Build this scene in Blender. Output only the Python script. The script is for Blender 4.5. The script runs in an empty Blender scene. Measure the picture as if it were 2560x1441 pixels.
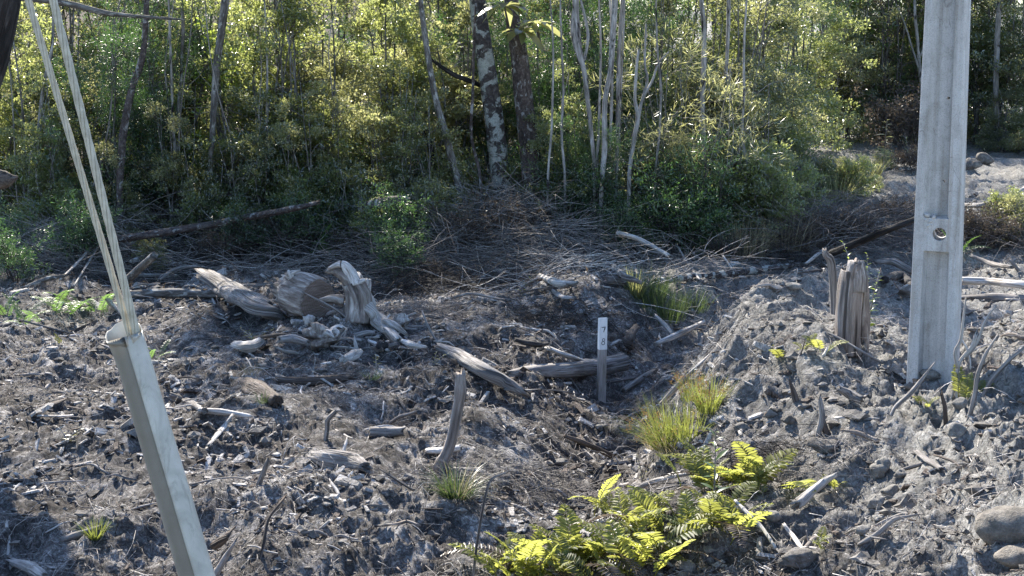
import bpy, math, random
import numpy as np
from mathutils import Vector, Matrix

random.seed(7)
rng = np.random.default_rng(11)
scene = bpy.context.scene
col = scene.collection
R = math.radians

# ------------------------------------------------------------------ camera
PITCH = R(10.0)
CAM_H = 2.5
FPX = 3517.0                      # focal length in pixels of the 2560 wide photograph
cam_data = bpy.data.cameras.new('camera')
cam = bpy.data.objects.new('camera', cam_data)
col.objects.link(cam)
cam.location = (0, 0, CAM_H)
cam.rotation_euler = (R(90) - PITCH, 0, 0)
cam_data.sensor_fit = 'HORIZONTAL'
cam_data.sensor_width = 36.0
cam_data.lens = 36.0 * FPX / 2560.0
cam_data.clip_start = 0.05
cam_data.clip_end = 800.0
scene.camera = cam

# ------------------------------------------------------------------ light
SUN_EL, SUN_AZ = R(40), R(-20)    # azimuth measured from straight ahead, negative = left
world = bpy.data.worlds.new('World')
scene.world = world
world.use_nodes = True
wn = world.node_tree.nodes; wl = world.node_tree.links
bg = wn['Background']
sky = wn.new('ShaderNodeTexSky')
sky.sky_type = 'NISHITA'
sky.sun_disc = False
sky.sun_elevation = SUN_EL
sky.sun_rotation = SUN_AZ         # 0 = +Y, clockwise seen from above
sky.altitude = 50
sky.air_density = 1.0
sky.dust_density = 0.4
sky.ozone_density = 3.5
wl.new(sky.outputs['Color'], bg.inputs['Color'])
bg.inputs['Strength'].default_value = 0.112
sun_data = bpy.data.lights.new('sun', 'SUN')
sun_data.energy = 5.0
sun_data.angle = R(0.53)
sun_data.color = (1.0, 0.93, 0.82)
sun = bpy.data.objects.new('sun', sun_data)
col.objects.link(sun)
sd = Vector((math.sin(SUN_AZ) * math.cos(SUN_EL), math.cos(SUN_AZ) * math.cos(SUN_EL), math.sin(SUN_EL)))
sun.rotation_euler = sd.to_track_quat('Z', 'Y').to_euler()
sun.location = sd * 40

vs = scene.view_settings
vs.view_transform = 'Standard'
vs.look = 'None'
vs.gamma = 1.0
vs.use_curve_mapping = False
vs.exposure = 1.5
cy = scene.cycles
cy.max_bounces = 6
cy.diffuse_bounces = 3
cy.glossy_bounces = 2
cy.transmission_bounces = 4
cy.transparent_max_bounces = 6
cy.caustics_reflective = False
cy.caustics_refractive = False
cy.sample_clamp_indirect = 6.0
cy.use_denoising = True
cy.denoiser = 'OPENIMAGEDENOISE'
cy.denoising_input_passes = 'RGB_ALBEDO_NORMAL'
cy.denoising_prefilter = 'ACCURATE'

# ------------------------------------------------------------------ projection helpers
CP, SP = math.cos(PITCH), math.sin(PITCH)
def ray(px, py):
    u = (px - 1280.0) / FPX; v = (720.5 - py) / FPX
    return np.array([u, CP + v * SP, -SP + v * CP])
def at(px, py, Y):
    d = ray(px, py)
    return np.array([0, 0, CAM_H]) + d * (Y / d[1])
def proj(p):
    q = np.asarray(p, float) - np.array([0, 0, CAM_H])
    dep = q[1] * CP - q[2] * SP
    return 1280 + FPX * q[0] / dep, 720.5 - FPX * (q[1] * SP + q[2] * CP) / dep, dep

# ------------------------------------------------------------------ noise and terrain
_perm = rng.random((256, 256))
def vnoise(x, y, s=0):
    x = np.asarray(x, float) + s * 17.31; y = np.asarray(y, float) + s * 9.77
    xi = np.floor(x).astype(int); yi = np.floor(y).astype(int)
    fx = x - xi; fy = y - yi
    fx = fx * fx * fx * (fx * (fx * 6 - 15) + 10); fy = fy * fy * fy * (fy * (fy * 6 - 15) + 10)
    a = _perm[xi & 255, yi & 255]; b = _perm[(xi + 1) & 255, yi & 255]
    c = _perm[xi & 255, (yi + 1) & 255]; d = _perm[(xi + 1) & 255, (yi + 1) & 255]
    return (a * (1 - fx) + b * fx) * (1 - fy) + (c * (1 - fx) + d * fx) * fy
def sstep(a, b, x):
    t = np.clip((np.asarray(x, float) - a) / (b - a), 0, 1)
    return t * t * (3 - 2 * t)
def seg_dist(x, y, pts):
    best = np.full(np.shape(x), 1e9); tt = np.zeros(np.shape(x)); n = len(pts) - 1
    for i in range(n):
        ax, ay = pts[i]; bx, by = pts[i + 1]
        dx, dy = bx - ax, by - ay
        t = np.clip(((x - ax) * dx + (y - ay) * dy) / (dx * dx + dy * dy), 0, 1)
        d = np.hypot(x - ax - t * dx, y - ay - t * dy)
        m = d < best
        best = np.where(m, d, best); tt = np.where(m, (i + t) / n, tt)
    return best, tt
DITCH = [(-0.6, 6.2), (0.1, 7.1), (0.5, 8.2), (0.75, 9.6), (1.1, 11.4), (1.8, 13.2), (3.0, 14.6), (4.6, 15.6)]
def gauss(x, y, cx, cy_, sx, sy):
    return np.exp(-((x - cx) / sx) ** 2 - ((y - cy_) / sy) ** 2)
def Hs(x, y):
    x = np.asarray(x, float); y = np.asarray(y, float)
    z = 0.85 * (1 - sstep(2.2, 5.0, y))                                  # road shoulder the camera stands on
    z = z + 0.35 * sstep(14.5, 19.0, y) + 0.05 * np.maximum(y - 19, 0) * sstep(19, 24, y)
    z = z + 0.08 * np.maximum(y - 32, 0)
    # far bank on the right
    rb = sstep(2.8, 5.2, x) * sstep(17.5, 23.5, y)
    z = z * (1 - rb) + rb * (0.42 + 0.03 * np.maximum(y - 26, 0))
    # ditch
    d, t = seg_dist(x, y, DITCH)
    z = z - 0.42 * np.exp(-(d / 0.50) ** 2) * sstep(0.05, 0.3, t + 0 * x)
    # mound right of the ditch, running away from the camera
    m, t2 = seg_dist(x, y, [(1.75, 9.2), (2.2, 11.0), (3.1, 13.2)])
    z = z + (0.32 + .22 * vnoise(x * 1.7, y * 1.7, 12)) * np.exp(-(m / 0.85) ** 2)
    # bank in the right foreground
    z = z + 0.62 * sstep(1.7, 3.6, x - 0.25 * (y - 7.5)) * (1 - sstep(8.6, 11.4, y)) * sstep(3.5, 6, y)
    z = z + 0.16 * sstep(0.9, 1.9, x) * (1 - sstep(9.5, 11.5, y)) * sstep(3.5, 6, y)
    z = z + 0.10 * gauss(x, y, -0.9, 7.2, 0.9, 0.5) + 0.12 * gauss(x, y, -2.2, 8.6, 0.8, 0.5)
    z = z + 0.16 * gauss(x, y, -1.3, 11.6, 0.9, 0.6) + 0.12 * gauss(x, y, 0.4, 13.4, 1.0, 0.5)
    return z
def H(x, y):
    x = np.asarray(x, float); y = np.asarray(y, float)
    z = Hs(x, y)
    near = 1 - 0.6 * sstep(18, 30, y)
    z = z + near * 0.20 * (vnoise(x * 0.9, y * 0.9, 1) - 0.5)
    w1 = vnoise(x * 1.3, y * 1.3, 2); w2 = vnoise(x * 1.3, y * 1.3, 3)
    xx = x + 0.35 * (w1 - .5); yy = y + 0.35 * (w2 - .5)
    z = z + near * 0.17 * (vnoise(xx * 2.6, yy * 2.6, 4) - 0.5)
    r = 1 - np.abs(2 * vnoise(xx * 5.5, yy * 5.5, 5) - 1)
    z = z + near * (0.045 + 0.05 * sstep(0.5, 2.0, x)) * (r - 0.5)
    r2 = 1 - np.abs(2 * vnoise(xx * 12 + 3 * w1, yy * 12, 6) - 1)
    z = z + near * 0.045 * (r2 - 0.5) * (0.1 + 2.2 * w1 * w1)
    z = z + near * 0.027 * (vnoise(xx * 27 + 2 * w2, yy * 27, 7) - 0.5)
    z = z + near * 0.020 * (vnoise(xx * 60, yy * 60, 8) - 0.5)
    return z
def gp(px, py, lift=0.0):
    """ground point seen at a pixel"""
    d = ray(px, py)
    ys = np.concatenate([np.linspace(3.0, 20, 900), np.linspace(20, 60, 600)])
    t = ys / d[1]
    X = d[0] * t; Z = CAM_H + d[2] * t
    hit = np.nonzero(Z < H(X, ys))[0]
    k = hit[0] if len(hit) else len(ys) - 1
    return np.array([X[k], ys[k], float(H(X[k], ys[k])) + lift])
def hz(x, y): return float(H(x, y))

# ------------------------------------------------------------------ mesh helpers
class Geo:
    def __init__(s): s.v = []; s.q = []; s.t = []; s.g = []; s.n = 0
    def add(s, v, q=None, t=None, g=None):
        v = np.asarray(v, float).reshape(-1, 3)
        s.v.append(v)
        if q is not None and len(q): s.q.append(np.asarray(q, int).reshape(-1, 4) + s.n)
        if t is not None and len(t): s.t.append(np.asarray(t, int).reshape(-1, 3) + s.n)
        s.g.append(v.copy() if g is None else np.asarray(g, float).reshape(-1, 3))
        s.n += len(v)
        return s
    def mesh(s, name, mat=None, smooth=True):
        me = bpy.data.meshes.new(name)
        v = np.concatenate(s.v); g = np.concatenate(s.g)
        q = np.concatenate(s.q) if s.q else np.zeros((0, 4), int)
        t = np.concatenate(s.t) if s.t else np.zeros((0, 3), int)
        me.vertices.add(len(v)); me.vertices.foreach_set('co', v.astype(np.float32).ravel())
        me.loops.add(len(q) * 4 + len(t) * 3)
        me.loops.foreach_set('vertex_index', np.concatenate([q.ravel(), t.ravel()]).astype(np.int32))
        me.polygons.add(len(q) + len(t))
        st = np.concatenate([np.arange(len(q)) * 4, len(q) * 4 + np.arange(len(t)) * 3]).astype(np.int32)
        me.polygons.foreach_set('loop_start', st)
        me.polygons.foreach_set('use_smooth', np.full(len(q) + len(t), smooth))
        a = me.attributes.new('grain', 'FLOAT_VECTOR', 'POINT')
        a.data.foreach_set('vector', g.astype(np.float32).ravel())
        me.update(calc_edges=True)
        me.validate()
        if mat: me.materials.append(mat)
        return me
def link(name, me, parent=None, loc=None, rot=None, scale=None, **kw):
    o = bpy.data.objects.new(name, me)
    col.objects.link(o)
    if parent is not None: o.parent = parent
    if loc is not None: o.location = [float(c) for c in loc]
    if rot is not None: o.rotation_euler = rot
    if scale is not None: o.scale = (scale,) * 3 if np.isscalar(scale) else scale
    for k, v in kw.items():
        if v is not None: o['category' if k == 'cat' else k] = v
    return o
def part(name, geo, mat, parent, smooth=True, **kw):
    return link(name, geo.mesh(name, mat, smooth), parent, **kw)

def spline(P, n):
    P = np.asarray(P, float)
    if len(P) == 2:
        t = np.linspace(0, 1, n)[:, None]; return P[0] * (1 - t) + P[1] * t
    Q = np.vstack([2 * P[0] - P[1], P, 2 * P[-1] - P[-2]])
    ts = np.linspace(0, len(P) - 1 - 1e-6, n); out = []
    for t in ts:
        i = int(t); f = t - i
        a, b, c, d = Q[i:i + 4]
        out.append(0.5 * (2 * b + (c - a) * f + (2 * a - 5 * b + 4 * c - d) * f * f + (3 * b - a - 3 * c + d) * f ** 3))
    return np.array(out)
def norm(a): return a / (np.linalg.norm(a, axis=-1, keepdims=True) + 1e-9)

def tube(geo, P, rad, sides=8, n=None, rough=0.0, flute=0.0, jag=(0, 0), flat=1.0, rs=None, cap=True, hollow=0.0, spin=None):
    """organic tapered tube along P; rough = knobbly radius, flute = lengthwise ribs, jag = splintered ends (metres)"""
    rr = rs if rs is not None else rng
    P = np.asarray(P, float)
    if n is None: n = max(2, len(P))
    C = spline(P, n)
    rad = np.interp(np.linspace(0, 1, n), np.linspace(0, 1, len(rad)), rad)
    T = norm(np.gradient(C, axis=0))
    ref = np.array([0, 0, 1.0]) if abs(T[0][2]) < 0.85 else np.array([1.0, 0, 0])
    U = norm(np.cross(T, ref)); V = np.cross(T, U)
    a = np.arange(sides) / sides * 2 * math.pi + (rr.random() * 6 if spin is None else spin)
    L = np.concatenate([[0], np.cumsum(np.linalg.norm(np.diff(C, axis=0), axis=1))])
    A, LL = np.meshgrid(a, L)
    m = np.ones_like(A)
    if rough > 0:
        r0 = max(float(np.mean(rad)), 1e-3)
        for k, w, am in ((1, .25, .5), (2, .45, .4), (3, .9, .3), (5, 1.8, .2)):
            m += rough * am * np.sin(k * A + w * LL / r0 + rr.random() * 6) * np.cos(0.6 * w * LL / r0 + rr.random() * 6 + A * (k - 1))
    if flute > 0:
        for k in (4, 7, 11):
            m += flute * 0.5 * np.abs(np.sin(k * 0.5 * A + 0.25 * np.sin(LL * 3 + k) + rr.random() * 6)) - flute * .25
    W = rad[:, None] * m
    X = C[:, None, :] + U[:, None, :] * (W * np.cos(A))[..., None] + V[:, None, :] * (W * np.sin(A) * flat)[..., None]
    for e, j in ((0, jag[0]), (-1, jag[1])):
        if j > 0:
            off = rr.random(sides) ** 1.6 * j
            X[e] += T[e] * (off * (-1 if e == 0 else 1))[:, None]
    base = np.arange(n - 1)[:, None] * sides + np.arange(sides)[None, :]
    nxt = np.arange(n - 1)[:, None] * sides + (np.arange(sides)[None, :] + 1) % sides
    q = np.stack([base, nxt, nxt + sides, base + sides], -1).reshape(-1, 4)
    v = X.reshape(-1, 3)
    ph = rr.random() * 40
    g = np.stack([W * np.cos(A) + ph, W * np.sin(A), LL], -1).reshape(-1, 3)
    t = []
    if cap:
        c0 = C[0] + T[0] * (hollow * rad[0]); c1 = C[-1] - T[-1] * (hollow * rad[-1] + (jag[1] * .3 if jag[1] else 0))
        k0 = len(v); v = np.vstack([v, c0, c1]); g = np.vstack([g, [ph, 0, 0], [ph, 0, L[-1]]])
        i = np.arange(sides); j = (i + 1) % sides; e = (n - 1) * sides
        t = np.vstack([np.stack([j, i, np.full(sides, k0)], 1), np.stack([e + i, e + j, np.full(sides, k0 + 1)], 1)])
    geo.add(v, q, t, g)
    return C

def twigs(geo, P0, D, Ln, Rd, bend=0.15, sides=3, rings=3, sag=0.0):
    """many thin tapered sticks at once"""
    N = len(P0); D = norm(D)
    ref = np.where(np.abs(D[:, 2:3]) < 0.9, [[0, 0, 1.0]], [[1.0, 0, 0]])
    U = norm(np.cross(D, ref)); V = np.cross(D, U)
    bd = norm(U * rng.normal(size=(N, 1)) + V * rng.normal(size=(N, 1))) * (bend * Ln * rng.random(N))[:, None]
    s = np.linspace(0, 1, rings)
    C = P0[:, None] + D[:, None] * (Ln[:, None] * s)[..., None] + bd[:, None] * (4 * s * (1 - s))[None, :, None]
    C[..., 2] -= sag * (Ln[:, None] * s ** 2)
    W = Rd[:, None] * (1 - 0.55 * s)[None]
    a = np.arange(sides) / sides * 2 * math.pi
    X = C[:, :, None] + W[:, :, None, None] * (U[:, None, None] * np.cos(a)[None, None, :, None] + V[:, None, None] * np.sin(a)[None, None, :, None])
    k = np.arange(sides)
    q = []
    for r_ in range(rings - 1):
        q.append(np.stack([r_ * sides + k, r_ * sides + (k + 1) % sides, (r_ + 1) * sides + (k + 1) % sides, (r_ + 1) * sides + k], 1))
    q = np.concatenate(q)
    off = np.arange(N)[:, None, None] * (rings * sides)
    tt = None
    if sides == 3:
        e = np.array([[2, 1, 0], [(rings - 1) * 3, (rings - 1) * 3 + 1, (rings - 1) * 3 + 2]])
        tt = (e[None] + off).reshape(-1, 3)
    geo.add(X.reshape(-1, 3), (q[None] + off).reshape(-1, 4), tt)
    return C

def leaves(geo, P, D, Nrm, Ln, Wd, fold=0.25, six=False):
    """blades: base P, along D, face normal Nrm"""
    D = norm(D); S = norm(np.cross(D, Nrm)); Nn = np.cross(S, D)
    Ln = np.asarray(Ln)[:, None]; Wd = np.asarray(Wd)[:, None]
    if not six:
        b = P; tip = P + D * Ln; mid = P + D * Ln * 0.45 + Nn * Wd * fold
        v = np.stack([b, mid + S * Wd * .5, tip, mid - S * Wd * .5], 1)
        t = np.array([[0, 1, 2], [0, 2, 3]])
    else:
        droop = -np.array([0, 0, 1.0]) * Ln * 0.12
        f = Nn * Wd * fold
        v = np.stack([P, P + D * Ln * .25 + S * Wd * .38 + f, P + D * Ln * .62 + S * Wd * .5 + f + droop * .4, P + D * Ln + droop,
                      P + D * Ln * .62 - S * Wd * .5 + f + droop * .4, P + D * Ln * .25 - S * Wd * .38 + f, P + D * Ln * .5 + droop * .2], 1)
        t = np.array([[0, 1, 6], [1, 2, 6], [2, 3, 6], [3, 4, 6], [4, 5, 6], [5, 0, 6]])
    k = v.shape[1]
    geo.add(v.reshape(-1, 3), None, (t[None] + np.arange(len(P))[:, None, None] * k).reshape(-1, 3))

# ------------------------------------------------------------------ materials
def mat_new(name):
    m = bpy.data.materials.new(name); m.use_nodes = True
    nt = m.node_tree
    for n in list(nt.nodes): nt.nodes.remove(n)
    out = nt.nodes.new('ShaderNodeOutputMaterial')
    return m, nt, out
class NT:
    def __init__(s, nt): s.nt = nt
    def n(s, typ, **kw):
        nd = s.nt.nodes.new(typ)
        for k, v in kw.items():
            if k.startswith('i_'): nd.inputs[k[2:].replace('_', ' ')].default_value = v
            else: setattr(nd, k, v)
        return nd
    def l(s, a, b): s.nt.links.new(a, b)
    def ramp(s, fac, stops):
        r = s.n('ShaderNodeValToRGB'); e = r.color_ramp.elements
        while len(e) < len(stops): e.new(0.5)
        for el, (p, c) in zip(e, stops):
            el.position = p; el.color = (*c, 1) if len(c) == 3 else c
        s.l(fac, r.inputs['Fac']); return r.outputs['Color']
    def noise(s, vec, scale, detail=4, rough=.6, dist=0.0):
        n = s.n('ShaderNodeTexNoise'); n.inputs['Scale'].default_value = scale; n.inputs['Detail'].default_value = detail
        n.inputs['Roughness'].default_value = rough; n.inputs['Distortion'].default_value = dist
        if vec is not None: s.l(vec, n.inputs['Vector'])
        return n.outputs['Fac']
    def map(s, vec, scale):
        m = s.n('ShaderNodeMapping'); m.inputs['Scale'].default_value = scale; s.l(vec, m.inputs['Vector']); return m.outputs['Vector']
    def mix(s, fac, a, b, mode='MIX'):
        m = s.n('ShaderNodeMix', data_type='RGBA', blend_type=mode)
        for sock, val in ((m.inputs['Factor'], fac), (m.inputs[6], a), (m.inputs[7], b)):
            if isinstance(val, (int, float)): sock.default_value = val
            elif isinstance(val, tuple): sock.default_value = (*val, 1)
            else: s.l(val, sock)
        return m.outputs[2]
    def bump(s, h, strength, dist):
        b = s.n('ShaderNodeBump'); b.inputs['Strength'].default_value = strength; b.inputs['Distance'].default_value = dist
        s.l(h, b.inputs['Height']); return b.outputs['Normal']
    def math(s, op, a, b=0.0):
        m = s.n('ShaderNodeMath', operation=op)
        for i, v in enumerate((a, b)):
            if isinstance(v, (int, float)): m.inputs[i].default_value = v
            else: s.l(v, m.inputs[i])
        return m.outputs[0]

def wood_mat(name, dark, mid, pale, grain=(85, 85, 3.5), rough=.85, patch=None, isl=0.35, crack=.75, bump=1.0, spec=.3):
    """weathered wood or bark: fine lengthwise grain, cracks, optional lichen patch colour, per piece tone"""
    m, nt, out = mat_new(name); k = NT(nt)
    at_ = k.n('ShaderNodeAttribute', attribute_name='grain').outputs['Vector']
    oi = k.n('ShaderNodeObjectInfo').outputs['Random']
    gi = k.n('ShaderNodeNewGeometry').outputs['Random Per Island']
    off = k.n('ShaderNodeVectorMath', operation='ADD'); k.l(at_, off.inputs[0])
    cmb = k.n('ShaderNodeCombineXYZ'); k.l(k.math('MULTIPLY', oi, 50.0), cmb.inputs[0]); k.l(cmb.outputs[0], off.inputs[1])
    v = off.outputs[0]
    fine = k.noise(k.map(v, grain), 1.0, 6, .65, .4)
    broad = k.noise(k.map(v, (9, 9, 2.5)), 1.0, 4, .6, .6)
    c = k.ramp(fine, [(.30, dark), (.5, mid), (.68, pale)])
    c2 = k.ramp(broad, [(.35, (.55, .52, .5)), (.62, (1.15, 1.15, 1.18))])
    c = k.mix(.8, c, c2, 'MULTIPLY')
    if patch:
        pcol, pscale, lo, hi = patch
        pn = k.noise(k.map(v, pscale), 1.0, 5, .62, .5)
        f = k.ramp(pn, [(lo, (0, 0, 0)), (hi, (1, 1, 1))])
        pc = k.ramp(k.noise(v, 60, 4, .7), [(.35, tuple(x * .55 for x in pcol)), (.65, pcol)])
        c = k.mix(f, c, pc)
    hgt = fine
    if crack:
        cr = k.noise(k.map(v, (grain[0] * .45, grain[1] * .45, grain[2] * .3)), 1.0, 3, .5, .3)
        cf = k.ramp(cr, [(.34, (1, 1, 1)), (.40, (0, 0, 0))])
        c = k.mix(k.math('MULTIPLY', cf, crack), c, tuple(x * .25 for x in dark))
        hgt = k.math('ADD', fine, k.math('MULTIPLY', k.ramp(cr, [(.33, (0, 0, 0)), (.46, (1, 1, 1))]), .9 * crack))
    tone = k.ramp(k.math('ADD', k.math('MULTIPLY', oi, .5), k.math('MULTIPLY', gi, .5)), [(0, (1 - isl,) * 3), (1, (1 + isl, 1 + isl, 1 + isl))])
    c = k.mix(1.0, c, tone, 'MULTIPLY')
    p = k.n('ShaderNodeBsdfPrincipled'); k.l(c, p.inputs['Base Color'])
    p.inputs['Roughness'].default_value = rough; p.inputs['Specular IOR Level'].default_value = spec
    k.l(k.bump(hgt, min(1.0, bump), .012), p.inputs['Normal'])
    k.l(p.outputs[0], out.inputs['Surface'])
    return m

def leaf_mat(name, cols, trans, tmix=.5, gloss=.08, grough=.35, vary=.5):
    m, nt, out = mat_new(name); k = NT(nt)
    gi = k.n('ShaderNodeNewGeometry').outputs['Random Per Island']
    oi = k.n('ShaderNodeObjectInfo').outputs['Random']
    tc = k.n('ShaderNodeTexCoord').outputs['Object']
    cl = k.noise(tc, 2.2, 2, .5)
    f = k.math('ADD', k.math('ADD', k.math('MULTIPLY', gi, .45), k.math('MULTIPLY', cl, .5)), k.math('MULTIPLY', k.math('SUBTRACT', oi, .5), .6))
    c = k.ramp(f, [(.15, cols[0]), (.45, cols[1]), (.75, cols[2])])
    t = k.ramp(f, [(.15, tuple(x * .7 for x in trans)), (.75, tuple(min(.75, x * 1.35) for x in trans))])
    d = k.n('ShaderNodeBsdfDiffuse'); k.l(c, d.inputs['Color'])
    tr = k.n('ShaderNodeBsdfTranslucent'); k.l(t, tr.inputs['Color'])
    mx = k.n('ShaderNodeMixShader'); mx.inputs[0].default_value = tmix
    k.l(d.outputs[0], mx.inputs[1]); k.l(tr.outputs[0], mx.inputs[2])
    gl = k.n('ShaderNodeBsdfGlossy'); gl.inputs['Roughness'].default_value = grough; gl.inputs['Color'].default_value = (1, 1, 1, 1)
    mg = k.n('ShaderNodeMixShader'); mg.inputs[0].default_value = gloss
    k.l(mx.outputs[0], mg.inputs[1]); k.l(gl.outputs[0], mg.inputs[2])
    k.l(mg.outputs[0], out.inputs['Surface'])
    return m

M = {}
M['weathered'] = wood_mat('weathered_wood', (.10, .09, .085), (.27, .25, .235), (.46, .44, .42))
M['pale'] = wood_mat('bleached_wood', (.22, .195, .175), (.52, .49, .455), (.76, .74, .71), crack=.5)
M['brown'] = wood_mat('brown_wood', (.045, .035, .029), (.125, .10, .084), (.23, .195, .17))
M['rootwood'] = wood_mat('root_wood', (.075, .06, .05), (.24, .205, .18), (.5, .47, .43), grain=(26, 26, 4), bump=1.0, crack=.7)
M['stumpwood'] = wood_mat('stump_wood', (.085, .07, .062), (.25, .215, .19), (.42, .39, .37), grain=(34, 34, 2.2), bump=1.0, crack=.8)
M['burnt'] = wood_mat('burnt_bark', (.012, .011, .011), (.035, .032, .032), (.10, .095, .095), grain=(30, 30, 5), isl=.2)
M['bark'] = wood_mat('grey_bark', (.05, .045, .042), (.13, .12, .11), (.26, .25, .24), grain=(30, 30, 8), patch=((.42, .42, .40), (22, 22, 9), .54, .62), crack=.3)
M['lichenbark'] = wood_mat('lichen_bark', (.03, .027, .027), (.07, .062, .06), (.15, .14, .135), grain=(24, 24, 24), patch=((.44, .46, .44), (6, 6, 7.5), .495, .55), crack=.2, isl=.05, bump=1.0)
M['darkbark'] = wood_mat('dark_bark', (.03, .024, .024), (.075, .06, .056), (.15, .13, .12), grain=(30, 30, 24), patch=((.34, .33, .33), (14, 14, 9), .56, .62), crack=.4, isl=.05, bump=1.2)
M['palebark'] = wood_mat('pale_bark', (.13, .12, .11), (.31, .295, .28), (.50, .48, .46), grain=(40, 40, 6), patch=((.04, .035, .035), (11, 11, 3.5), .56, .63), crack=.3)
M['twig'] = wood_mat('twig_bark', (.08, .072, .066), (.24, .22, .205), (.44, .42, .40), isl=.6, crack=0, bump=.2)
M['browntwig'] = wood_mat('brown_twig_bark', (.045, .040, .037), (.135, .118, .108), (.30, .27, .25), isl=.6, crack=0, bump=.2)
M['darktwig'] = wood_mat('dark_twig_bark', (.02, .017, .015), (.05, .043, .038), (.13, .115, .1), isl=.5, crack=0, bump=.2)

M['leaf_small'] = leaf_mat('small_leaf', ((.018, .031, .012), (.036, .055, .018), (.075, .095, .030)), (.50, .56, .17), .5, .12, .32)
M['leaf_dark'] = leaf_mat('dark_feathery_leaf', ((.015, .038, .016), (.028, .06, .022), (.05, .09, .03)), (.13, .26, .06), .42)
M['leaf_yellow'] = leaf_mat('yellow_green_leaf', ((.026, .036, .014), (.052, .066, .022), (.10, .108, .042)), (.64, .66, .24), .5, .11, .32)
M['leaf_deep'] = leaf_mat('deep_wood_leaf', ((.012, .024, .011), (.02, .036, .014), (.034, .05, .018)), (.09, .14, .04), .4, .06)  # extra dark tones paint in the shade of gaps in the wood behind
M['leaf_glossy'] = leaf_mat('broad_glossy_leaf', ((.04, .075, .02), (.06, .11, .025), (.10, .15, .035)), (.42, .52, .09), .5, .1, .3)
M['leaf_dead'] = leaf_mat('dead_brown_leaf', ((.035, .029, .024), (.07, .055, .045), (.125, .10, .08)), (.15, .115, .08), .35, .04)
M['leaf_fern'] = leaf_mat('fern_leaflet', ((.05, .075, .018), (.095, .115, .026), (.16, .16, .04)), (.50, .52, .11), .5, .03, .5)
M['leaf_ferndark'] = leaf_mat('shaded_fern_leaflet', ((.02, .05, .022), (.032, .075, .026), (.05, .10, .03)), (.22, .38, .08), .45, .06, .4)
M['rush'] = leaf_mat('rush_blade', ((.06, .085, .022), (.10, .125, .03), (.16, .16, .045)), (.38, .43, .09), .42, .06, .4)
M['rush_green'] = leaf_mat('green_rush_blade', ((.02, .038, .016), (.035, .058, .022), (.06, .078, .03)), (.15, .22, .06), .35, .06, .4)  # dark green, deepened further to paint in the shade at the ditch
M['straw'] = leaf_mat('straw_blade', ((.16, .14, .09), (.26, .23, .15), (.36, .32, .2)), (.4, .34, .2), .35, .05)
M['seed'] = leaf_mat('seed_head', ((.10, .05, .02), (.17, .09, .035), (.24, .14, .05)), (.35, .2, .07), .35, .04)

def ground_mat():
    m, nt, out = mat_new('ashy_soil'); k = NT(nt)
    tc = k.n('ShaderNodeTexCoord').outputs['Object']
    big = k.noise(tc, .55, 4, .55, .5)
    med = k.noise(tc, 4.5, 6, .65, .8)
    fine = k.noise(tc, 34, 8, .72, 1.2)
    fib = k.noise(tc, 120, 4, .7, 2.5)
    c = k.ramp(med, [(.30, (.036, .032, .030)), (.48, (.115, .107, .101)), (.66, (.31, .298, .288))])
    c = k.mix(.75, c, k.ramp(fine, [(.36, (.22, .21, .21)), (.50, (.85, .84, .84)), (.62, (2.4, 2.4, 2.42))]), 'MULTIPLY')
    c = k.mix(.5, c, k.ramp(fib, [(.40, (.35, .34, .34)), (.58, (1.7, 1.7, 1.7))]), 'MULTIPLY')
    c = k.mix(.6, c, k.ramp(big, [(.36, (.46, .43, .41)), (.60, (1.25, 1.25, 1.25))]), 'MULTIPLY')
    # sandier, paler spoil on the right hand banks, dark litter under the trees
    sx = k.n('ShaderNodeSeparateXYZ'); k.l(tc, sx.inputs[0])
    wob = k.math('MULTIPLY', k.noise(tc, 1.3, 4, .6), 1.6)
    fx = k.math('ADD', sx.outputs['X'], wob)
    right = k.n('ShaderNodeMapRange', interpolation_type='SMOOTHSTEP'); k.l(fx, right.inputs['Value'])
    right.inputs['From Min'].default_value = 1.6; right.inputs['From Max'].default_value = 3.2
    sand = k.ramp(fine, [(.34, (.12, .116, .112)), (.5, (.28, .275, .265)), (.66, (.50, .495, .48))])
    sand = k.mix(.6, sand, k.ramp(med, [(.3, (.6, .58, .55)), (.65, (1.15, 1.14, 1.12))]), 'MULTIPLY')
    c = k.mix(k.math('MULTIPLY', right.outputs[0], .85), c, sand)
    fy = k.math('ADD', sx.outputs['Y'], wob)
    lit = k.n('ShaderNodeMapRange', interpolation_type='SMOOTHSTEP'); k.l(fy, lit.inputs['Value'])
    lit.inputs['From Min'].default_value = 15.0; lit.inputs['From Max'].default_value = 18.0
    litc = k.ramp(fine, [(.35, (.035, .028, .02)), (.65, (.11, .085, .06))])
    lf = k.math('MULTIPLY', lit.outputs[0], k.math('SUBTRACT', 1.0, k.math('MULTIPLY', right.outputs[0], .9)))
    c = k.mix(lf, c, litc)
    p = k.n('ShaderNodeBsdfPrincipled'); k.l(c, p.inputs['Base Color'])
    p.inputs['Roughness'].default_value = .95; p.inputs['Specular IOR Level'].default_value = .2
    hsum = k.math('ADD', k.math('MULTIPLY', fine, 1.0), k.math('MULTIPLY', fib, .35))
    k.l(k.bump(hsum, 1.0, .02), p.inputs['Normal'])
    k.l(p.outputs[0], out.inputs['Surface'])
    return m
M['ground'] = ground_mat()

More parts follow.
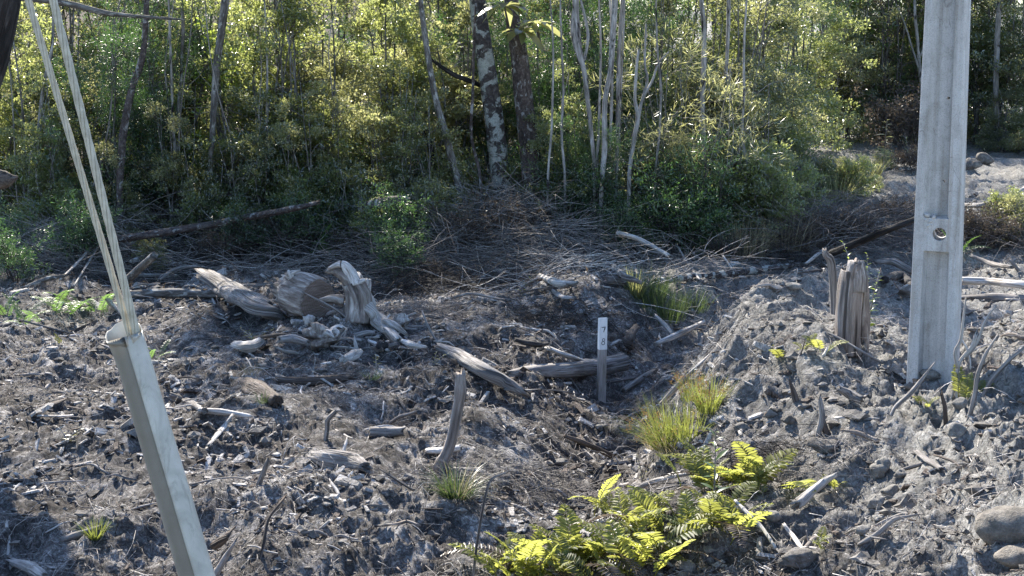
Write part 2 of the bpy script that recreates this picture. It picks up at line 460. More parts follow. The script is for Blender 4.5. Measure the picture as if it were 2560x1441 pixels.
def stone_mat(name, a, b, c_):
    m, nt, out = mat_new(name); k = NT(nt)
    tc = k.n('ShaderNodeTexCoord').outputs['Object']; oi = k.n('ShaderNodeObjectInfo').outputs['Random']
    gi = k.n('ShaderNodeNewGeometry').outputs['Random Per Island']
    n1 = k.noise(tc, 14, 6, .65); n2 = k.noise(tc, 90, 4, .7)
    c = k.ramp(n1, [(.32, a), (.5, b), (.68, c_)])
    c = k.mix(.5, c, k.ramp(n2, [(.35, (.55, .55, .55)), (.65, (1.4, 1.4, 1.4))]), 'MULTIPLY')
    c = k.mix(1.0, c, k.ramp(k.math('ADD', k.math('MULTIPLY', oi, .5), k.math('MULTIPLY', gi, .5)), [(0, (.65,) * 3), (1, (1.3,) * 3)]), 'MULTIPLY')
    p = k.n('ShaderNodeBsdfPrincipled'); k.l(c, p.inputs['Base Color']); p.inputs['Roughness'].default_value = .9
    k.l(k.bump(k.math('ADD', n1, n2), .9, .015), p.inputs['Normal']); k.l(p.outputs[0], out.inputs['Surface'])
    return m
M['stone'] = stone_mat('dusty_stone', (.12, .115, .105), (.24, .225, .205), (.38, .36, .33))
M['tanstone'] = stone_mat('tan_stone', (.13, .115, .095), (.235, .21, .18), (.34, .31, .27))
M['clod'] = stone_mat('soil_clod', (.07, .062, .055), (.16, .145, .13), (.28, .265, .25))

# ------------------------------------------------------------------ ground sheet
def axis_u():
    d = np.linspace(-.36, .36, 500)
    o = .36 + np.cumsum(np.linspace(.004, .35, 24))
    return np.concatenate([-o[::-1], d, o])
U_ = axis_u()
Y_ = np.concatenate([np.linspace(-3, 5.2, 34, endpoint=False), np.linspace(5.2, 12, 340, endpoint=False),
                     12 + (np.linspace(0, 1, 210, endpoint=False) ** 1.4) * 18, 30 + np.linspace(0, 1, 40) ** 2 * 270])
UU, YY = np.meshgrid(U_, Y_)
XX = UU * (YY + 4)
ZZ = H(XX, YY)
g = Geo()
nr, nc = UU.shape
b_ = (np.arange(nr - 1)[:, None] * nc + np.arange(nc - 1)[None]).ravel()
g.add(np.stack([XX, YY, ZZ], -1).reshape(-1, 3), np.stack([b_, b_ + 1, b_ + nc + 1, b_ + nc], 1))
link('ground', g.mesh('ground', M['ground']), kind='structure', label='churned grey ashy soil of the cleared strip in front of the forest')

# ------------------------------------------------------------------ naming helpers
def thing(name, label, cat, loc, group=None, rotz=0.0):
    o = bpy.data.objects.new(name, None); col.objects.link(o)
    o.location = [float(c) for c in loc]; o.rotation_euler = (0, 0, rotz); o.empty_display_size = .1
    o['label'] = label; o['category'] = cat
    if group: o['group'] = group
    return o
def solid(name, geo, mat, base, label, cat, group=None, smooth=True):
    """a thing that is one mesh; geometry given in world space, origin moved to its base"""
    base = np.asarray(base, float)
    for i in range(len(geo.v)): geo.v[i] = geo.v[i] - base
    return link(name, geo.mesh(name, mat, smooth), None, loc=base, label=label, cat=cat, group=group)
def local(geo, base):
    base = np.asarray(base, float)
    for i in range(len(geo.v)): geo.v[i] = geo.v[i] - base
    return geo

LAND = []      # landmarks for the descriptions of the loose wood
def landmark(phrase, p): LAND.append((phrase, np.asarray(p, float)))
_used = {}
def where(p):
    p = np.asarray(p, float)
    opts = sorted(LAND, key=lambda l: np.hypot(*(l[1][:2] - p[:2])))[:4]
    res = []
    for ph, q in opts:
        dx, dy = p[0] - q[0], p[1] - q[1]; d = math.hypot(dx, dy)
        if d < .22: dist = 'right beside'; w = 'right beside ' + ph; res.append((w, d)); continue
        dist = 'close ' if d < .45 else 'half a metre ' if d < .8 else 'a metre ' if d < 1.3 else 'well '
        a = math.degrees(math.atan2(dy, dx)) % 360
        dr = ['right of', 'behind and right of', 'behind', 'behind and left of', 'left of', 'in front and left of', 'in front of', 'in front and right of'][int(((a + 22.5) % 360) // 45)]
        res.append((dist + dr + ' ' + ph, d))
    return [r[0] for r in res]
def unique_label(variants, p):
    ws = where(p)
    for w in ws:
        for v in variants:
            s = v + ' ' + w
            if len(s.split()) <= 16 and s not in _used:
                _used[s] = 1; return s
    ws = sorted(ws, key=lambda w: len(w.split()))
    noun = ' '.join(q for q in variants[0].split() if q in ('bleached', 'grey', 'dull', 'brown', 'streaky', 'bent', 'twig', 'stick', 'chunk', 'low', 'dark', 'shrub', 'bush', 'bare', 'sapling', 'thin'))
    for tag_ in ('second', 'third', 'fourth', 'fifth', 'sixth', 'seventh', 'eighth', 'ninth', 'tenth'):
        for w in ws:
            s = tag_ + ' ' + variants[0] + ' ' + w
            if s not in _used and len(s.split()) <= 16: _used[s] = 1; return s
    for w in ws:
        s = noun + ' ' + w
        if s not in _used and len(s.split()) <= 16: _used[s] = 1; return s
    return 'small ' + noun + ' ' + ws[0]

# ------------------------------------------------------------------ concrete power pole
def build_pole():
    base = gp(2333, 942); base[2] = base[2] - 0.21
    t = thing('power_pole', 'tall pale concrete power pole with sunk channels and a round hole', 'pole', base)
    t.scale = (.87, .87, .87)
    landmark('the concrete pole', base + [0, 0, .25])
    a = R(27)
    rx = np.array([math.cos(a), -math.sin(a), 0]); nf = np.array([-math.sin(a), -math.cos(a), 0])   # across the front, and front normal
    nf = np.array([-math.sin(a), -math.cos(a), 0]); rx = np.array([math.cos(a), -math.sin(a), 0])
    lean = np.array([-0.012, 0, 0])
    def W(z): return .325 - .021 * z
    def Dp(z): return .215 - .010 * z
    zb = 0.25
    # heights above the visible foot: lower pocket 0.02..0.98, block 0.98..1.22, upper channel 1.22..up, repeated
    def pocket(z):
        zz = z - zb
        if zz < 0.0: return 'A'
        if zz < 0.86: return 'A'
        if zz < 1.09: return 'B'
        return 'C'
    zs = [0, .25, .5, .8, 1.0, zb + .86 - .002, zb + .86 + .002, 1.2, 1.3, zb + 1.09 - .004, zb + 1.09 + .012, 1.6, 1.9, 2.2, 2.6, 3.0, 3.5, 4.2, 5.2, 6.2, 7.2, 8.6]
    G = Geo(); rings = []
    for z in zs:
        w, d = W(z), Dp(z); k = pocket(z)
        if k == 'A': l, r_, fl, fr, pd = .235, .80, .30, .79, .065
        elif k == 'B': l, r_, fl, fr, pd = .235, .80, .33, .775, 0.0
        else: l, r_, fl, fr, pd = .19, .745, .40, .738, .075
        f = []
        c = .008
        pts = [(-w / 2, d / 2 - c), (-w / 2 + c, d / 2), (-w / 2 + w * l, d / 2), (-w / 2 + w * (l + (fl - l) * .55), d / 2 - pd * .62), (-w / 2 + w * fl, d / 2 - pd), (-w / 2 + w * fr, d / 2 - pd),
               (-w / 2 + w * r_, d / 2), (w / 2 - c * 1.6, d / 2), (w / 2, d / 2 - c * 1.6)]
        back = [(x, -y) for x, y in reversed(pts)]
        allp = pts + back
        rings.append([rx * x + nf * y + np.array([0, 0, z]) + lean * z for x, y in allp])
    n = len(rings[0]); v = np.array(rings).reshape(-1, 3); q = []
    for i in range(len(rings) - 1):
        for j in range(n):
            q.append([i * n + j, (i + 1) * n + j, (i + 1) * n + (j + 1) % n, i * n + (j + 1) % n])
    G.add(v, q)
    me = G.mesh('shaft', None, False)
    bm_faces = None
    # close the ends
    import bmesh
    bm = bmesh.new(); bm.from_mesh(me)
    bmesh.ops.holes_fill(bm, edges=[e for e in bm.edges if e.is_boundary], sides=0)
    bmesh.ops.recalc_face_normals(bm, faces=bm.faces)
    bm.to_mesh(me); bm.free()
    o = link('shaft', me, t)
    # holes cut right through
    cut = Geo()
    def cyl(zc, xo, r, sides, sk=0.0):
        ang = np.arange(sides) / sides * 2 * math.pi + .5
        a0 = []; 
        for s in (.4, -.4):
            for q_ in ang:
                a0.append(rx * (xo + r * math.cos(q_) + sk * s) + np.array([0, 0, zc + r * math.sin(q_)]) + nf * s + lean * zc)
        idx = np.arange(sides)
        qs = np.stack([idx, (idx + 1) % sides, (idx + 1) % sides + sides, idx + sides], 1)
        return np.array(a0), qs, sides
    bm = bmesh.new()
    for args in ((zb + .98, 0.012, .045, 20, 0.10), (zb + 1.335, .028, .0135, 3), (zb + 1.89, .032, .0135, 4), (zb + 3.4, .03, .012, 8)):
        vv, qs, s_ = cyl(*args)
        bv = [bm.verts.new(p) for p in vv]
        for f in qs: bm.faces.new([bv[i] for i in f])
        bm.faces.new([bv[i] for i in range(s_)][::-1]); bm.faces.new([bv[i + s_] for i in range(s_)])
    bmesh.ops.recalc_face_normals(bm, faces=bm.faces)
    cm = bpy.data.meshes.new('cutter'); bm.to_mesh(cm); bm.free()
    co = bpy.data.objects.new('cutter', cm); col.objects.link(co); co.parent = t
    md = o.modifiers.new('b', 'BOOLEAN'); md.operation = 'DIFFERENCE'; md.object = co; md.solver = 'EXACT'
    bpy.context.view_layer.update()
    dg = bpy.context.evaluated_depsgraph_get()
    nm = bpy.data.meshes.new_from_object(o.evaluated_get(dg))
    o.modifiers.clear(); o.data = nm; nm.name = 'shaft'
    bpy.data.objects.remove(co); bpy.data.meshes.remove(cm)
    m, nt, out = mat_new('weathered_concrete'); k = NT(nt)
    tc = k.n('ShaderNodeTexCoord').outputs['Object']
    st = k.noise(k.map(tc, (16, 16, .9)), 1.0, 5, .6, .4)
    pores = k.noise(tc, 130, 3, .6); blot = k.noise(tc, 7, 5, .65, .8)
    c = k.ramp(st, [(.28, (.30, .285, .265)), (.45, (.46, .45, .44)), (.6, (.55, .545, .54)), (.75, (.62, .615, .61))])
    c = k.mix(.6, c, k.ramp(blot, [(.34, (.68, .66, .63)), (.55, (1, 1, 1))]), 'MULTIPLY')
    c = k.mix(.5, c, k.ramp(pores, [(.33, (.45, .44, .43)), (.5, (1.05, 1.05, 1.05))]), 'MULTIPLY')
    br = k.noise(k.map(tc, (24, 24, .5)), 1.0, 3, .5, .2)
    c = k.mix(k.math('MULTIPLY', k.ramp(br, [(.60, (0, 0, 0)), (.68, (1, 1, 1))]), .45), c, (.33, .27, .22))
    crk = k.n('ShaderNodeTexVoronoi', feature='DISTANCE_TO_EDGE'); crk.inputs['Scale'].default_value = 1.0
    wv = k.n('ShaderNodeVectorMath', operation='ADD'); k.l(k.map(tc, (11, 11, 2.4)), wv.inputs[0])
    nn = k.n('ShaderNodeTexNoise'); nn.inputs['Scale'].default_value = 5; k.l(tc, nn.inputs['Vector']); k.l(nn.outputs['Color'], wv.inputs[1])
    k.l(wv.outputs[0], crk.inputs['Vector'])
    cf = k.ramp(crk.outputs['Distance'], [(0.0, (1, 1, 1)), (.014, (0, 0, 0))])
    msk = k.ramp(k.noise(tc, 3.0, 3), [(.5, (0, 0, 0)), (.6, (1, 1, 1))])
    c = k.mix(k.math('MULTIPLY', k.math('MULTIPLY', cf, msk), .7), c, (.14, .13, .125))
    p = k.n('ShaderNodeBsdfPrincipled'); k.l(c, p.inputs['Base Color']); p.inputs['Roughness'].default_value = .9
    k.l(k.bump(k.math('ADD', k.math('MULTIPLY', pores, .5), k.math('MULTIPLY', blot, .8)), .4, .005), p.inputs['Normal']); k.l(p.outputs[0], out.inputs['Surface'])
    M['concrete'] = m
    nm.materials.clear(); nm.materials.append(m)
    # chipped mortar lumps at the lip under the upper channel
    for (dx, dz, s) in ((-.062, 1.20, .022), (-.035, 1.165, .02), (-.02, 1.19, .016), (-.055, 1.13, .014), (-.075, 1.165, .013), (-.03, 1.135, .012)):
        gg = Geo(); z = zb + dz - .095
        c0 = rx * dx + nf * (Dp(z) / 2 - .004) + np.array([0, 0, z]) + lean * z
        blob(gg, c0, s, s * .55 + .004, s * .8, 6, 8, .3)
        part('mortar_lump', gg, m, t)
    return base

def blob(geo, c, rx_, ry_, rz_, nu=8, nv=10, rough=.2, rs=None, freq=1.0, cut=None):
    rr = rs if rs is not None else rng
    th = np.linspace(0, math.pi, nu + 1)[1:-1]; ph = np.arange(nv) / nv * 2 * math.pi
    T, Pp = np.meshgrid(th, ph, indexing='ij')
    X = np.stack([np.sin(T) * np.cos(Pp), np.sin(T) * np.sin(Pp), np.cos(T)], -1).reshape(-1, 3)
    X = np.vstack([X, [0, 0, 1], [0, 0, -1]])
    f = np.ones(len(X))
    for k in range(5):
        d = norm(rr.normal(size=3)); f += rough * .5 * np.sin((1.5 + k) * freq * (X @ d) * 2 + rr.random() * 6) / (1 + .4 * k)
    # facets: flatten a few sides
    for k in range(5):
        d = norm(rr.normal(size=3)); s = X @ d; lim = .62 + .25 * rr.random()
        f = np.where(s * f > lim, lim / np.maximum(s, 1e-3), f) if rough > .12 else f
    v = X * f[:, None] * np.array([rx_, ry_, rz_])
    n = len(T)
    b = (np.arange(nu - 2)[:, None] * nv + np.arange(nv)[None]); nx = (np.arange(nu - 2)[:, None] * nv + (np.arange(nv)[None] + 1) % nv)
    q = np.stack([b, b + nv, nx + nv, nx], -1).reshape(-1, 4)
    k0 = (nu - 1) * nv; j = np.arange(nv); j2 = (j + 1) % nv
    t = np.vstack([np.stack([j, j2, np.full(nv, k0)], 1), np.stack([(nu - 2) * nv + j2, (nu - 2) * nv + j, np.full(nv, k0 + 1)], 1)])
    geo.add(v + np.asarray(c), q, t, v)

build_pole()

# ------------------------------------------------------------------ guy wires in a split plastic guard
def build_guard():
    Yt, Yb = 2.66, 2.60
    top = at(308, 822, Yt); bot = at(490, 1441, Yb)
    ax = norm(bot - top)
    end = bot.copy()
    while end[2] > hz(end[0], end[1]) - .12: end = end + ax * .03
    t = thing('cable_guard', 'pale split plastic tube slanting over the guy wires in the left foreground', 'tube', (end[0], end[1], hz(end[0], end[1])))
    base = np.array(t.location)
    L = np.linalg.norm(end - top); n = 90
    view = norm(np.array([0, 0, CAM_H]) - (top + bot) / 2)
    S = norm(np.cross(ax, view)); F = norm(np.cross(S, ax))     # F faces the camera
    if S[0] < 0: S = -S
    # cross section: spiral from the seam round the back to an overlapping lip
    m_ = 44
    ang = np.linspace(R(74), R(74 + 380), m_)                      # 0 = +S (right), 90 = towards camera
    rad = .0285 * np.ones(m_) + np.linspace(0, .0068, m_)
    G = Geo()
    s = np.linspace(0, L, n)
    vo = []; vi = []
    for i in range(n):
        c = top + ax * s[i]
        rj = rad * (1 + .012 * np.sin(ang * 2 + s[i] * 3) + .006 * np.sin(s[i] * 23 + ang * 3))
        rj = rj * (1 + .06 * min(1, s[i] / .7))
        if s[i] < .1: rj = rj * (1 + .25 * (1 - s[i] / .1) ** 2 * np.clip(np.cos(ang - R(180)), 0, 1))
        P = c + S[None] * (rj * np.cos(ang))[:, None] + F[None] * (rj * np.sin(ang))[:, None]
        Pi = c + S[None] * ((rj - .0022) * np.cos(ang))[:, None] + F[None] * ((rj - .0022) * np.sin(ang))[:, None]
        if i == 0:
            cutv = .0015 * np.sin(ang * 5) + .001 * np.sin(ang * 11 + 1) + .024 * np.sin(ang - .1) + .010
            pass
            P = P + ax[None] * cutv[:, None]; Pi = Pi + ax[None] * cutv[:, None]
        vo.append(P); vi.append(Pi)
    vo = np.array(vo).reshape(-1, 3); vi = np.array(vi).reshape(-1, 3)
    b = (np.arange(n - 1)[:, None] * m_ + np.arange(m_ - 1)[None]).ravel()
    q = np.stack([b, b + 1, b + m_ + 1, b + m_], 1); k0 = n * m_
    q2 = q[:, ::-1] + k0
    e = np.arange(m_ - 1); rim = np.stack([e, e + k0, e + 1 + k0, e + 1], 1)
    f = np.arange(n - 1) * m_; s1 = np.stack([f, f + m_, f + m_ + k0, f + k0], 1); f2 = f + m_ - 1; s2 = np.stack([f2, f2 + k0, f2 + m_ + k0, f2 + m_], 1)
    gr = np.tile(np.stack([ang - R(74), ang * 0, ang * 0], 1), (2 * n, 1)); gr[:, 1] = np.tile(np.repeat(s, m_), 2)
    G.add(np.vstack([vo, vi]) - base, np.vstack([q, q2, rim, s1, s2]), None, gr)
    m, nt, out = mat_new('aged_plastic'); k = NT(nt)
    tc = k.n('ShaderNodeTexCoord').outputs['Object']
    c = k.ramp(k.noise(tc, 9, 5, .6, 1.5), [(.3, (.52, .50, .45)), (.5, (.66, .64, .58)), (.7, (.76, .74, .68))])
    scf = k.noise(k.map(tc, (60, 60, 10)), 1.0, 5, .7, .6)
    c = k.mix(k.math('MULTIPLY', k.ramp(scf, [(.55, (0, 0, 0)), (.66, (1, 1, 1))]), .45), c, (.36, .33, .28))
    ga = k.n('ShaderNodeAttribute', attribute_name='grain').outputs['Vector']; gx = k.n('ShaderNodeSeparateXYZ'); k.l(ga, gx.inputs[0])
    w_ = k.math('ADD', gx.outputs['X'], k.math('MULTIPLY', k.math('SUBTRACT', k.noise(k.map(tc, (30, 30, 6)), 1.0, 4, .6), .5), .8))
    side_shade = k.n('ShaderNodeMapRange', interpolation_type='SMOOTHSTEP'); k.l(w_, side_shade.inputs['Value']); side_shade.inputs['From Min'].default_value = 3.0; side_shade.inputs['From Max'].default_value = .9
    c = k.mix(k.math('MULTIPLY', side_shade.outputs[0], .85), c, (.25, .225, .185))  # left side of the tube darkened in colour to stand for its shade
    c = k.mix(.5, c, k.ramp(k.noise(tc, 25, 4, .6), [(.3, (.88, .87, .84)), (.6, (1.03, 1.03, 1.03))]), 'MULTIPLY')
    p = k.n('ShaderNodeBsdfPrincipled'); k.l(c, p.inputs['Base Color']); p.inputs['Roughness'].default_value = .38
    tr = k.n('ShaderNodeBsdfTranslucent'); k.l(c, tr.inputs['Color'])
    mx = k.n('ShaderNodeMixShader'); mx.inputs[0].default_value = .30
    k.l(k.bump(k.noise(tc, 14, 3, .5), .25, .003), p.inputs['Normal'])
    k.l(p.outputs[0], mx.inputs[1]); k.l(tr.outputs[0], mx.inputs[2]); k.l(mx.outputs[0], out.inputs['Surface'])
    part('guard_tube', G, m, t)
    # galvanised stranded cables
    m2, nt, out = mat_new('galvanised_wire'); k = NT(nt)
    tc = k.n('ShaderNodeTexCoord').outputs['Object']
    p = k.n('ShaderNodeBsdfPrincipled'); k.l(k.ramp(k.noise(tc, 50, 4, .6), [(.3, (.38, .34, .26)), (.65, (.58, .53, .42))]), p.inputs['Base Color'])
    p.inputs['Roughness'].default_value = .6; p.inputs['Metallic'].default_value = .0
    k.l(p.outputs[0], out.inputs['Surface'])
    for (pa, pb, r, lab) in (((62, -10), (330, 868), .0044, 'stranded steel guy wire, left of the pair running into the pale tube'),
                             ((130, -10), (348, 862), .0052, 'stranded steel guy wire, right of the pair running into the pale tube')):
        A = at(*pa, 2.74); B = at(*pb, 2.662); d = norm(A - B); A2 = A + d * 1.6; B2 = B - d * .10
        if lab.startswith('stranded steel guy wire, left'): B2 = B2 + np.array([0, 0.012, 0])
        w = thing('guy_wire', lab, 'cable', B2, 'pair of guy wires')
        Lw = np.linalg.norm(A2 - B2); nn = int(Lw / .012)
        U = norm(np.cross(d, [0, 0, 1.0])); V = np.cross(d, U)
        tt = np.linspace(0, Lw, nn); sag = 0
        for kk in range(6):
            ph = kk * math.pi / 3 + tt / .26 * 2 * math.pi
            P = d[None] * tt[:, None] + U[None] * (r * np.cos(ph))[:, None] + V[None] * (r * np.sin(ph))[:, None]
            gg = Geo(); tube(gg, P, [r * .56] * 2, 6, nn)
            part('wire_strand', gg, m2, w)
build_guard()

# ------------------------------------------------------------------ numbered survey stake
def build_stake():
    foot = gp(1503, 1000); Y = foot[1]
    t = thing('survey_stake', 'square timber survey stake with white painted top numbered 78', 'stake', foot)
    landmark('the numbered stake', foot)
    tp = at(1507, 796, Y) ; h = tp[2] - foot[2]; xo = tp[0] - foot[0]
    w = .033; d = .02; ya = R(14)
    m_wood = wood_mat('stake_wood', (.22, .20, .18), (.36, .34, .32), (.46, .44, .42), grain=(120, 120, 6), crack=.1, isl=.02, bump=.3)
    m, nt, out = mat_new('white_stake_paint'); k = NT(nt)
    tc = k.n('ShaderNodeTexCoord').outputs['Object']
    p = k.n('ShaderNodeBsdfPrincipled'); k.l(k.ramp(k.noise(k.map(tc, (60, 60, 8)), 1.0, 4, .6), [(.3, (.66, .68, .70)), (.6, (.84, .85, .86))]), p.inputs['Base Color'])
    p.inputs['Roughness'].default_value = .6; k.l(p.outputs[0], out.inputs['Surface'])
    ca, sa = math.cos(ya), math.sin(ya)
    def box(z0, z1, e, top=False):
        pts = []
        for z in (z0, z1):
            sh = xo * z / h
            ww = (w + e) * (1 - .06 * z / h)
            for (a, b) in ((-1, -1), (-.86, -1.12), (.86, -1.12), (1, -1), (1, 1), (-1, 1)):
                x, y = a * ww, b * (d + e); zz = z
                if top and z == z1: zz = z + .006 * (b < 0) 
                pts.append((sh + x * ca - y * sa, x * sa + y * ca, zz))
        q = [[i, (i + 1) % 6, (i + 1) % 6 + 6, i + 6] for i in range(6)]
        tr = [[6, 7, 8], [6, 8, 9], [6, 9, 10], [6, 10, 11], [2, 1, 0], [3, 2, 0], [4, 3, 0], [5, 4, 0]]
        return np.array(pts), np.array(q), np.array(tr)
    zc = h * .62
    G = Geo(); G.add(*box(-.15, zc, 0)); part('timber', G, m_wood, t, False)
    G = Geo(); G.add(*box(zc, h, .0012, True)); part('painted_top', G, m, t, False)
    ink, nt, out = mat_new('black_marker_ink'); k = NT(nt)
    p = k.n('ShaderNodeBsdfPrincipled'); p.inputs['Base Color'].default_value = (.02, .022, .03, 1); p.inputs['Roughness'].default_value = .5; k.l(p.outputs[0], out.inputs['Surface'])
    def stroke(poly, wd, name):
        P = np.array(poly, float); gg = Geo(); v = []
        dsp = norm(np.gradient(P, axis=0)); nn = np.stack([-dsp[:, 1], dsp[:, 0]], 1)
        wv = np.array(wd)[:, None] if not np.isscalar(wd) else wd
        for off in (-1, 1):
            Q = P + nn * wv * off
            y = -(d + .0012) * 1.12 - .0015
            x = Q[:, 0]; z = Q[:, 1]
            v.append(np.stack([xo * z / h + x * ca - y * sa, x * sa + y * ca, z], 1))
        n = len(P); v = np.vstack(v); i = np.arange(n - 1)
        gg.add(v, np.stack([i, i + 1, i + 1 + n, i + n], 1)); part(name, gg, ink, t, False)
    z7 = h * .86; s = .95
    stroke([(-.017, z7 + .026), (-.008, z7 + .022), (.004, z7 + .025), (.013, z7 + .027), (.010, z7 + .012), (.004, z7 - .004), (.001, z7 - .016)], [.002, .0028, .003, .0036, .0042, .0034, .002], 'digit')
    z8 = h * .72
    P8 = [(.012 * math.sin(a) * (1.0 if abs(a) < 9 else 1), z8 + .0) for a in (0,)]
    aa = np.linspace(0, 2 * math.pi, 25)
    up = [(.002 + .009 * math.sin(a), z8 + .014 + .012 * math.cos(a)) for a in aa]
    lo = [(-.001 + .012 * math.sin(a), z8 - .012 + .014 * math.cos(a)) for a in aa]
    stroke(up, .0021, 'digit'); stroke(lo, .0023, 'digit')
    return foot
build_stake()

# ------------------------------------------------------------------ traced logs, stumps and roots
def gline(pix, lift=0.0, Y=None):
    """ground points under a list of pixels"""
    return [gp(px, py, lift) if Y is None else at(px, py, Y) for px, py in pix]
def wpx(w, p):   # half a width in picture pixels -> metres at point p
    return w * .5 * proj(p)[2] / FPX
def log_on_ground(name, pix, w, mat, label, cat, sides=20, n=36, rough=.15, flute=.2, jag=(0, 0), flat=1.0, lm=None, dz=None, group=None, sink=.35):
    P = gline(pix)
    rad = [wpx(x, P[min(len(P) - 1, int(i * (len(P) - 1) / max(1, len(w) - 1)))]) for i, x in enumerate(w)]
    rr = np.interp(np.linspace(0, 1, len(P)), np.linspace(0, 1, len(rad)), rad)
    Q = []
    for i, p in enumerate(P):
        # the picture line is the middle of the log: raise it by its radius and slide it back along the ray
        px, py = pix[i]; r = rr[i] * (1 - sink) + (dz[i] if dz else 0)
        d = ray(px, py); z = p[2] + r
        tt = (z - CAM_H) / d[2]; Q.append(np.array([0, 0, CAM_H]) + d * tt)
    G = Geo(); tube(G, Q, rad, sides, n, rough, flute, jag, flat, hollow=.25)
    base = np.mean(Q, axis=0); base[2] = hz(base[0], base[1])
    if lm: landmark(lm, base)
    return solid(name, G, M[mat], base, label, cat, group), Q

log_on_ground('fallen_log', [(1098, 868), (1150, 893), (1205, 925), (1262, 955), (1295, 975)], [20, 36, 34, 30, 22], 'weathered',
              'smooth grey log slanting down to the right, left of the numbered stake', 'log', jag=(.05, .1), lm='the slanting smooth log', rough=.06)
log_on_ground('split_wood', [(1262, 972), (1300, 977), (1345, 974)], [14, 12, 4], 'weathered', 'flat pointed splinter at the low end of the slanting smooth log', 'wood', flat=.5, jag=(0, .05), n=10)
log_on_ground('fallen_log', [(1272, 935), (1340, 928), (1420, 925), (1495, 918), (1560, 905)], [16, 30, 38, 44, 40], 'weathered',
              'dark grey log lying level behind the numbered stake', 'log', jag=(.08, .02), lm='the level log')
log_on_ground('split_wood', [(1372, 872), (1420, 890), (1472, 908)], [30, 34, 12], 'pale', 'wedge of split grey wood resting on the level log behind the stake', 'wood', flat=.35, jag=(.03, .06), dz=[.05, .06, .05])
log_on_ground('fallen_log', [(520, 690), (575, 722), (640, 762), (697, 795)], [44, 58, 66, 52], 'weathered',
              'broad weathered split trunk slab lying slanted left of the sawn block', 'log', sides=18, n=34, flute=.4, rough=.26, jag=(.22, .16), flat=.5, lm='the broad split slab', dz=[.12, .10, .05, .02])
log_on_ground('fallen_log', [(330, 737), (420, 733), (500, 735), (562, 738)], [18, 22, 20, 14], 'bark', 'thin pale barked log lying level at the left end of the split slab', 'log', jag=(.05, .05), lm='the thin level log')
log_on_ground('fallen_log', [(560, 718), (640, 716), (715, 716)], [10, 13, 12], 'bark', 'slender log lying level behind the broad split slab', 'log', jag=(.03, .03), n=14)
log_on_ground('fallen_log', [(232, 606), (330, 594), (430, 578), (540, 560), (640, 540), (735, 522), (790, 508)], [13, 16, 17, 15, 14, 12, 8], 'darkbark',
              'long dark fallen trunk rising gently to the right under the forest edge on the left', 'log', n=50, jag=(.04, .1), dz=[.1, .14, .18, .2, .25, .3, .35], lm='the long fallen trunk')
log_on_ground('fallen_log', [(845, 532), (900, 520), (950, 508), (1000, 500), (1032, 500)], [22, 22, 20, 17, 12], 'lichenbark', 'short arched lichen grey log at the forest edge left of the leaning slim trunk', 'log', dz=[.05, .15, .25, .25, .1], jag=(.02, .04))
log_on_ground('fallen_log', [(1640, 704), (1700, 696), (1790, 688), (1880, 676), (1950, 668), (1992, 660)], [16, 19, 20, 19, 15, 10], 'lichenbark',
              'pale banded slender trunk fallen across the ditch behind the dark rushes', 'log', n=44, rough=.08, flute=0, jag=(.02, .05), lm='the pale banded trunk')
log_on_ground('fallen_log', [(2405, 703), (2470, 704), (2530, 710), (2600, 716)], [18, 16, 17, 18], 'pale', 'long bleached pole lying level behind the concrete pole at the right edge', 'log', jag=(.02, .02), rough=.05, dz=[.08] * 4)
log_on_ground('fallen_log', [(2405, 745), (2480, 745), (2580, 752)], [10, 22, 26], 'weathered', 'dark log lying below the long bleached pole at the right edge', 'log', jag=(.08, .0))
log_on_ground('fallen_log', [(2080, 633), (2150, 605), (2220, 575), (2300, 545)], [16, 15, 13, 10], 'burnt', 'dark fallen branch slanting up to the right towards the concrete pole', 'branch', jag=(.04, .04), dz=[.12, .25, .35, .45])
log_on_ground('fallen_log', [(2406, 515), (2470, 512), (2520, 498), (2562, 470)], [10, 13, 12, 8], 'pale', 'bleached crooked branch on the far sunlit bank right of the concrete pole', 'branch', jag=(.03, .02), dz=[.05] * 4)
log_on_ground('fallen_log', [(1658, 1005), (1700, 960), (1740, 920), (1772, 888)], [14, 20, 18, 5], 'pale', 'pale grey plank like splinter slanting up right of the numbered stake', 'wood', flat=.5, jag=(.04, .08), dz=[.02, .05, .08, .1])
log_on_ground('fallen_log', [(1560, 975), (1605, 945), (1640, 925)], [14, 16, 10], 'weathered', 'short grey root lying just right of the foot of the numbered stake', 'wood', jag=(.03, .05))
log_on_ground('wood_chunk', [(600, 962), (640, 975), (690, 1003)], [26, 52, 30], 'brown', 'dark rotten wood chunk lying above the pale broken stick', 'wood', flute=.3, rough=.25, jag=(.05, .05), lm='the rotten chunk')
log_on_ground('fallen_log', [(700, 950), (770, 955), (845, 948), (872, 946)], [14, 24, 22, 10], 'brown', 'low brown log half buried below the bleached root', 'log', jag=(.04, .08), lm='the half buried brown log')
log_on_ground('wood_chunk', [(785, 1140), (825, 1150), (880, 1160), (910, 1168)], [20, 48, 50, 24], 'weathered', 'cracked grey log end lying left of the crooked standing root', 'wood', flute=.3, rough=.2, jag=(.06, .1), lm='the cracked log end')
log_on_ground('broken_stick', [(428, 988), (470, 1005), (512, 1028)], [14, 17, 16], 'weathered', 'grey half of a broken stick just right of the plastic tube', 'stick', jag=(.02, .02), lm='the broken stick')
log_on_ground('broken_stick', [(498, 1027), (550, 1030), (622, 1040)], [13, 14, 9], 'pale', 'bleached half of a broken stick just right of the plastic tube', 'stick', jag=(.02, .03))
log_on_ground('split_wood', [(578, 1042), (555, 1072), (522, 1112)], [10, 18, 9], 'pale', 'bright pale split wood pointing down left below the broken stick', 'wood', flat=.5, jag=(.03, .05))
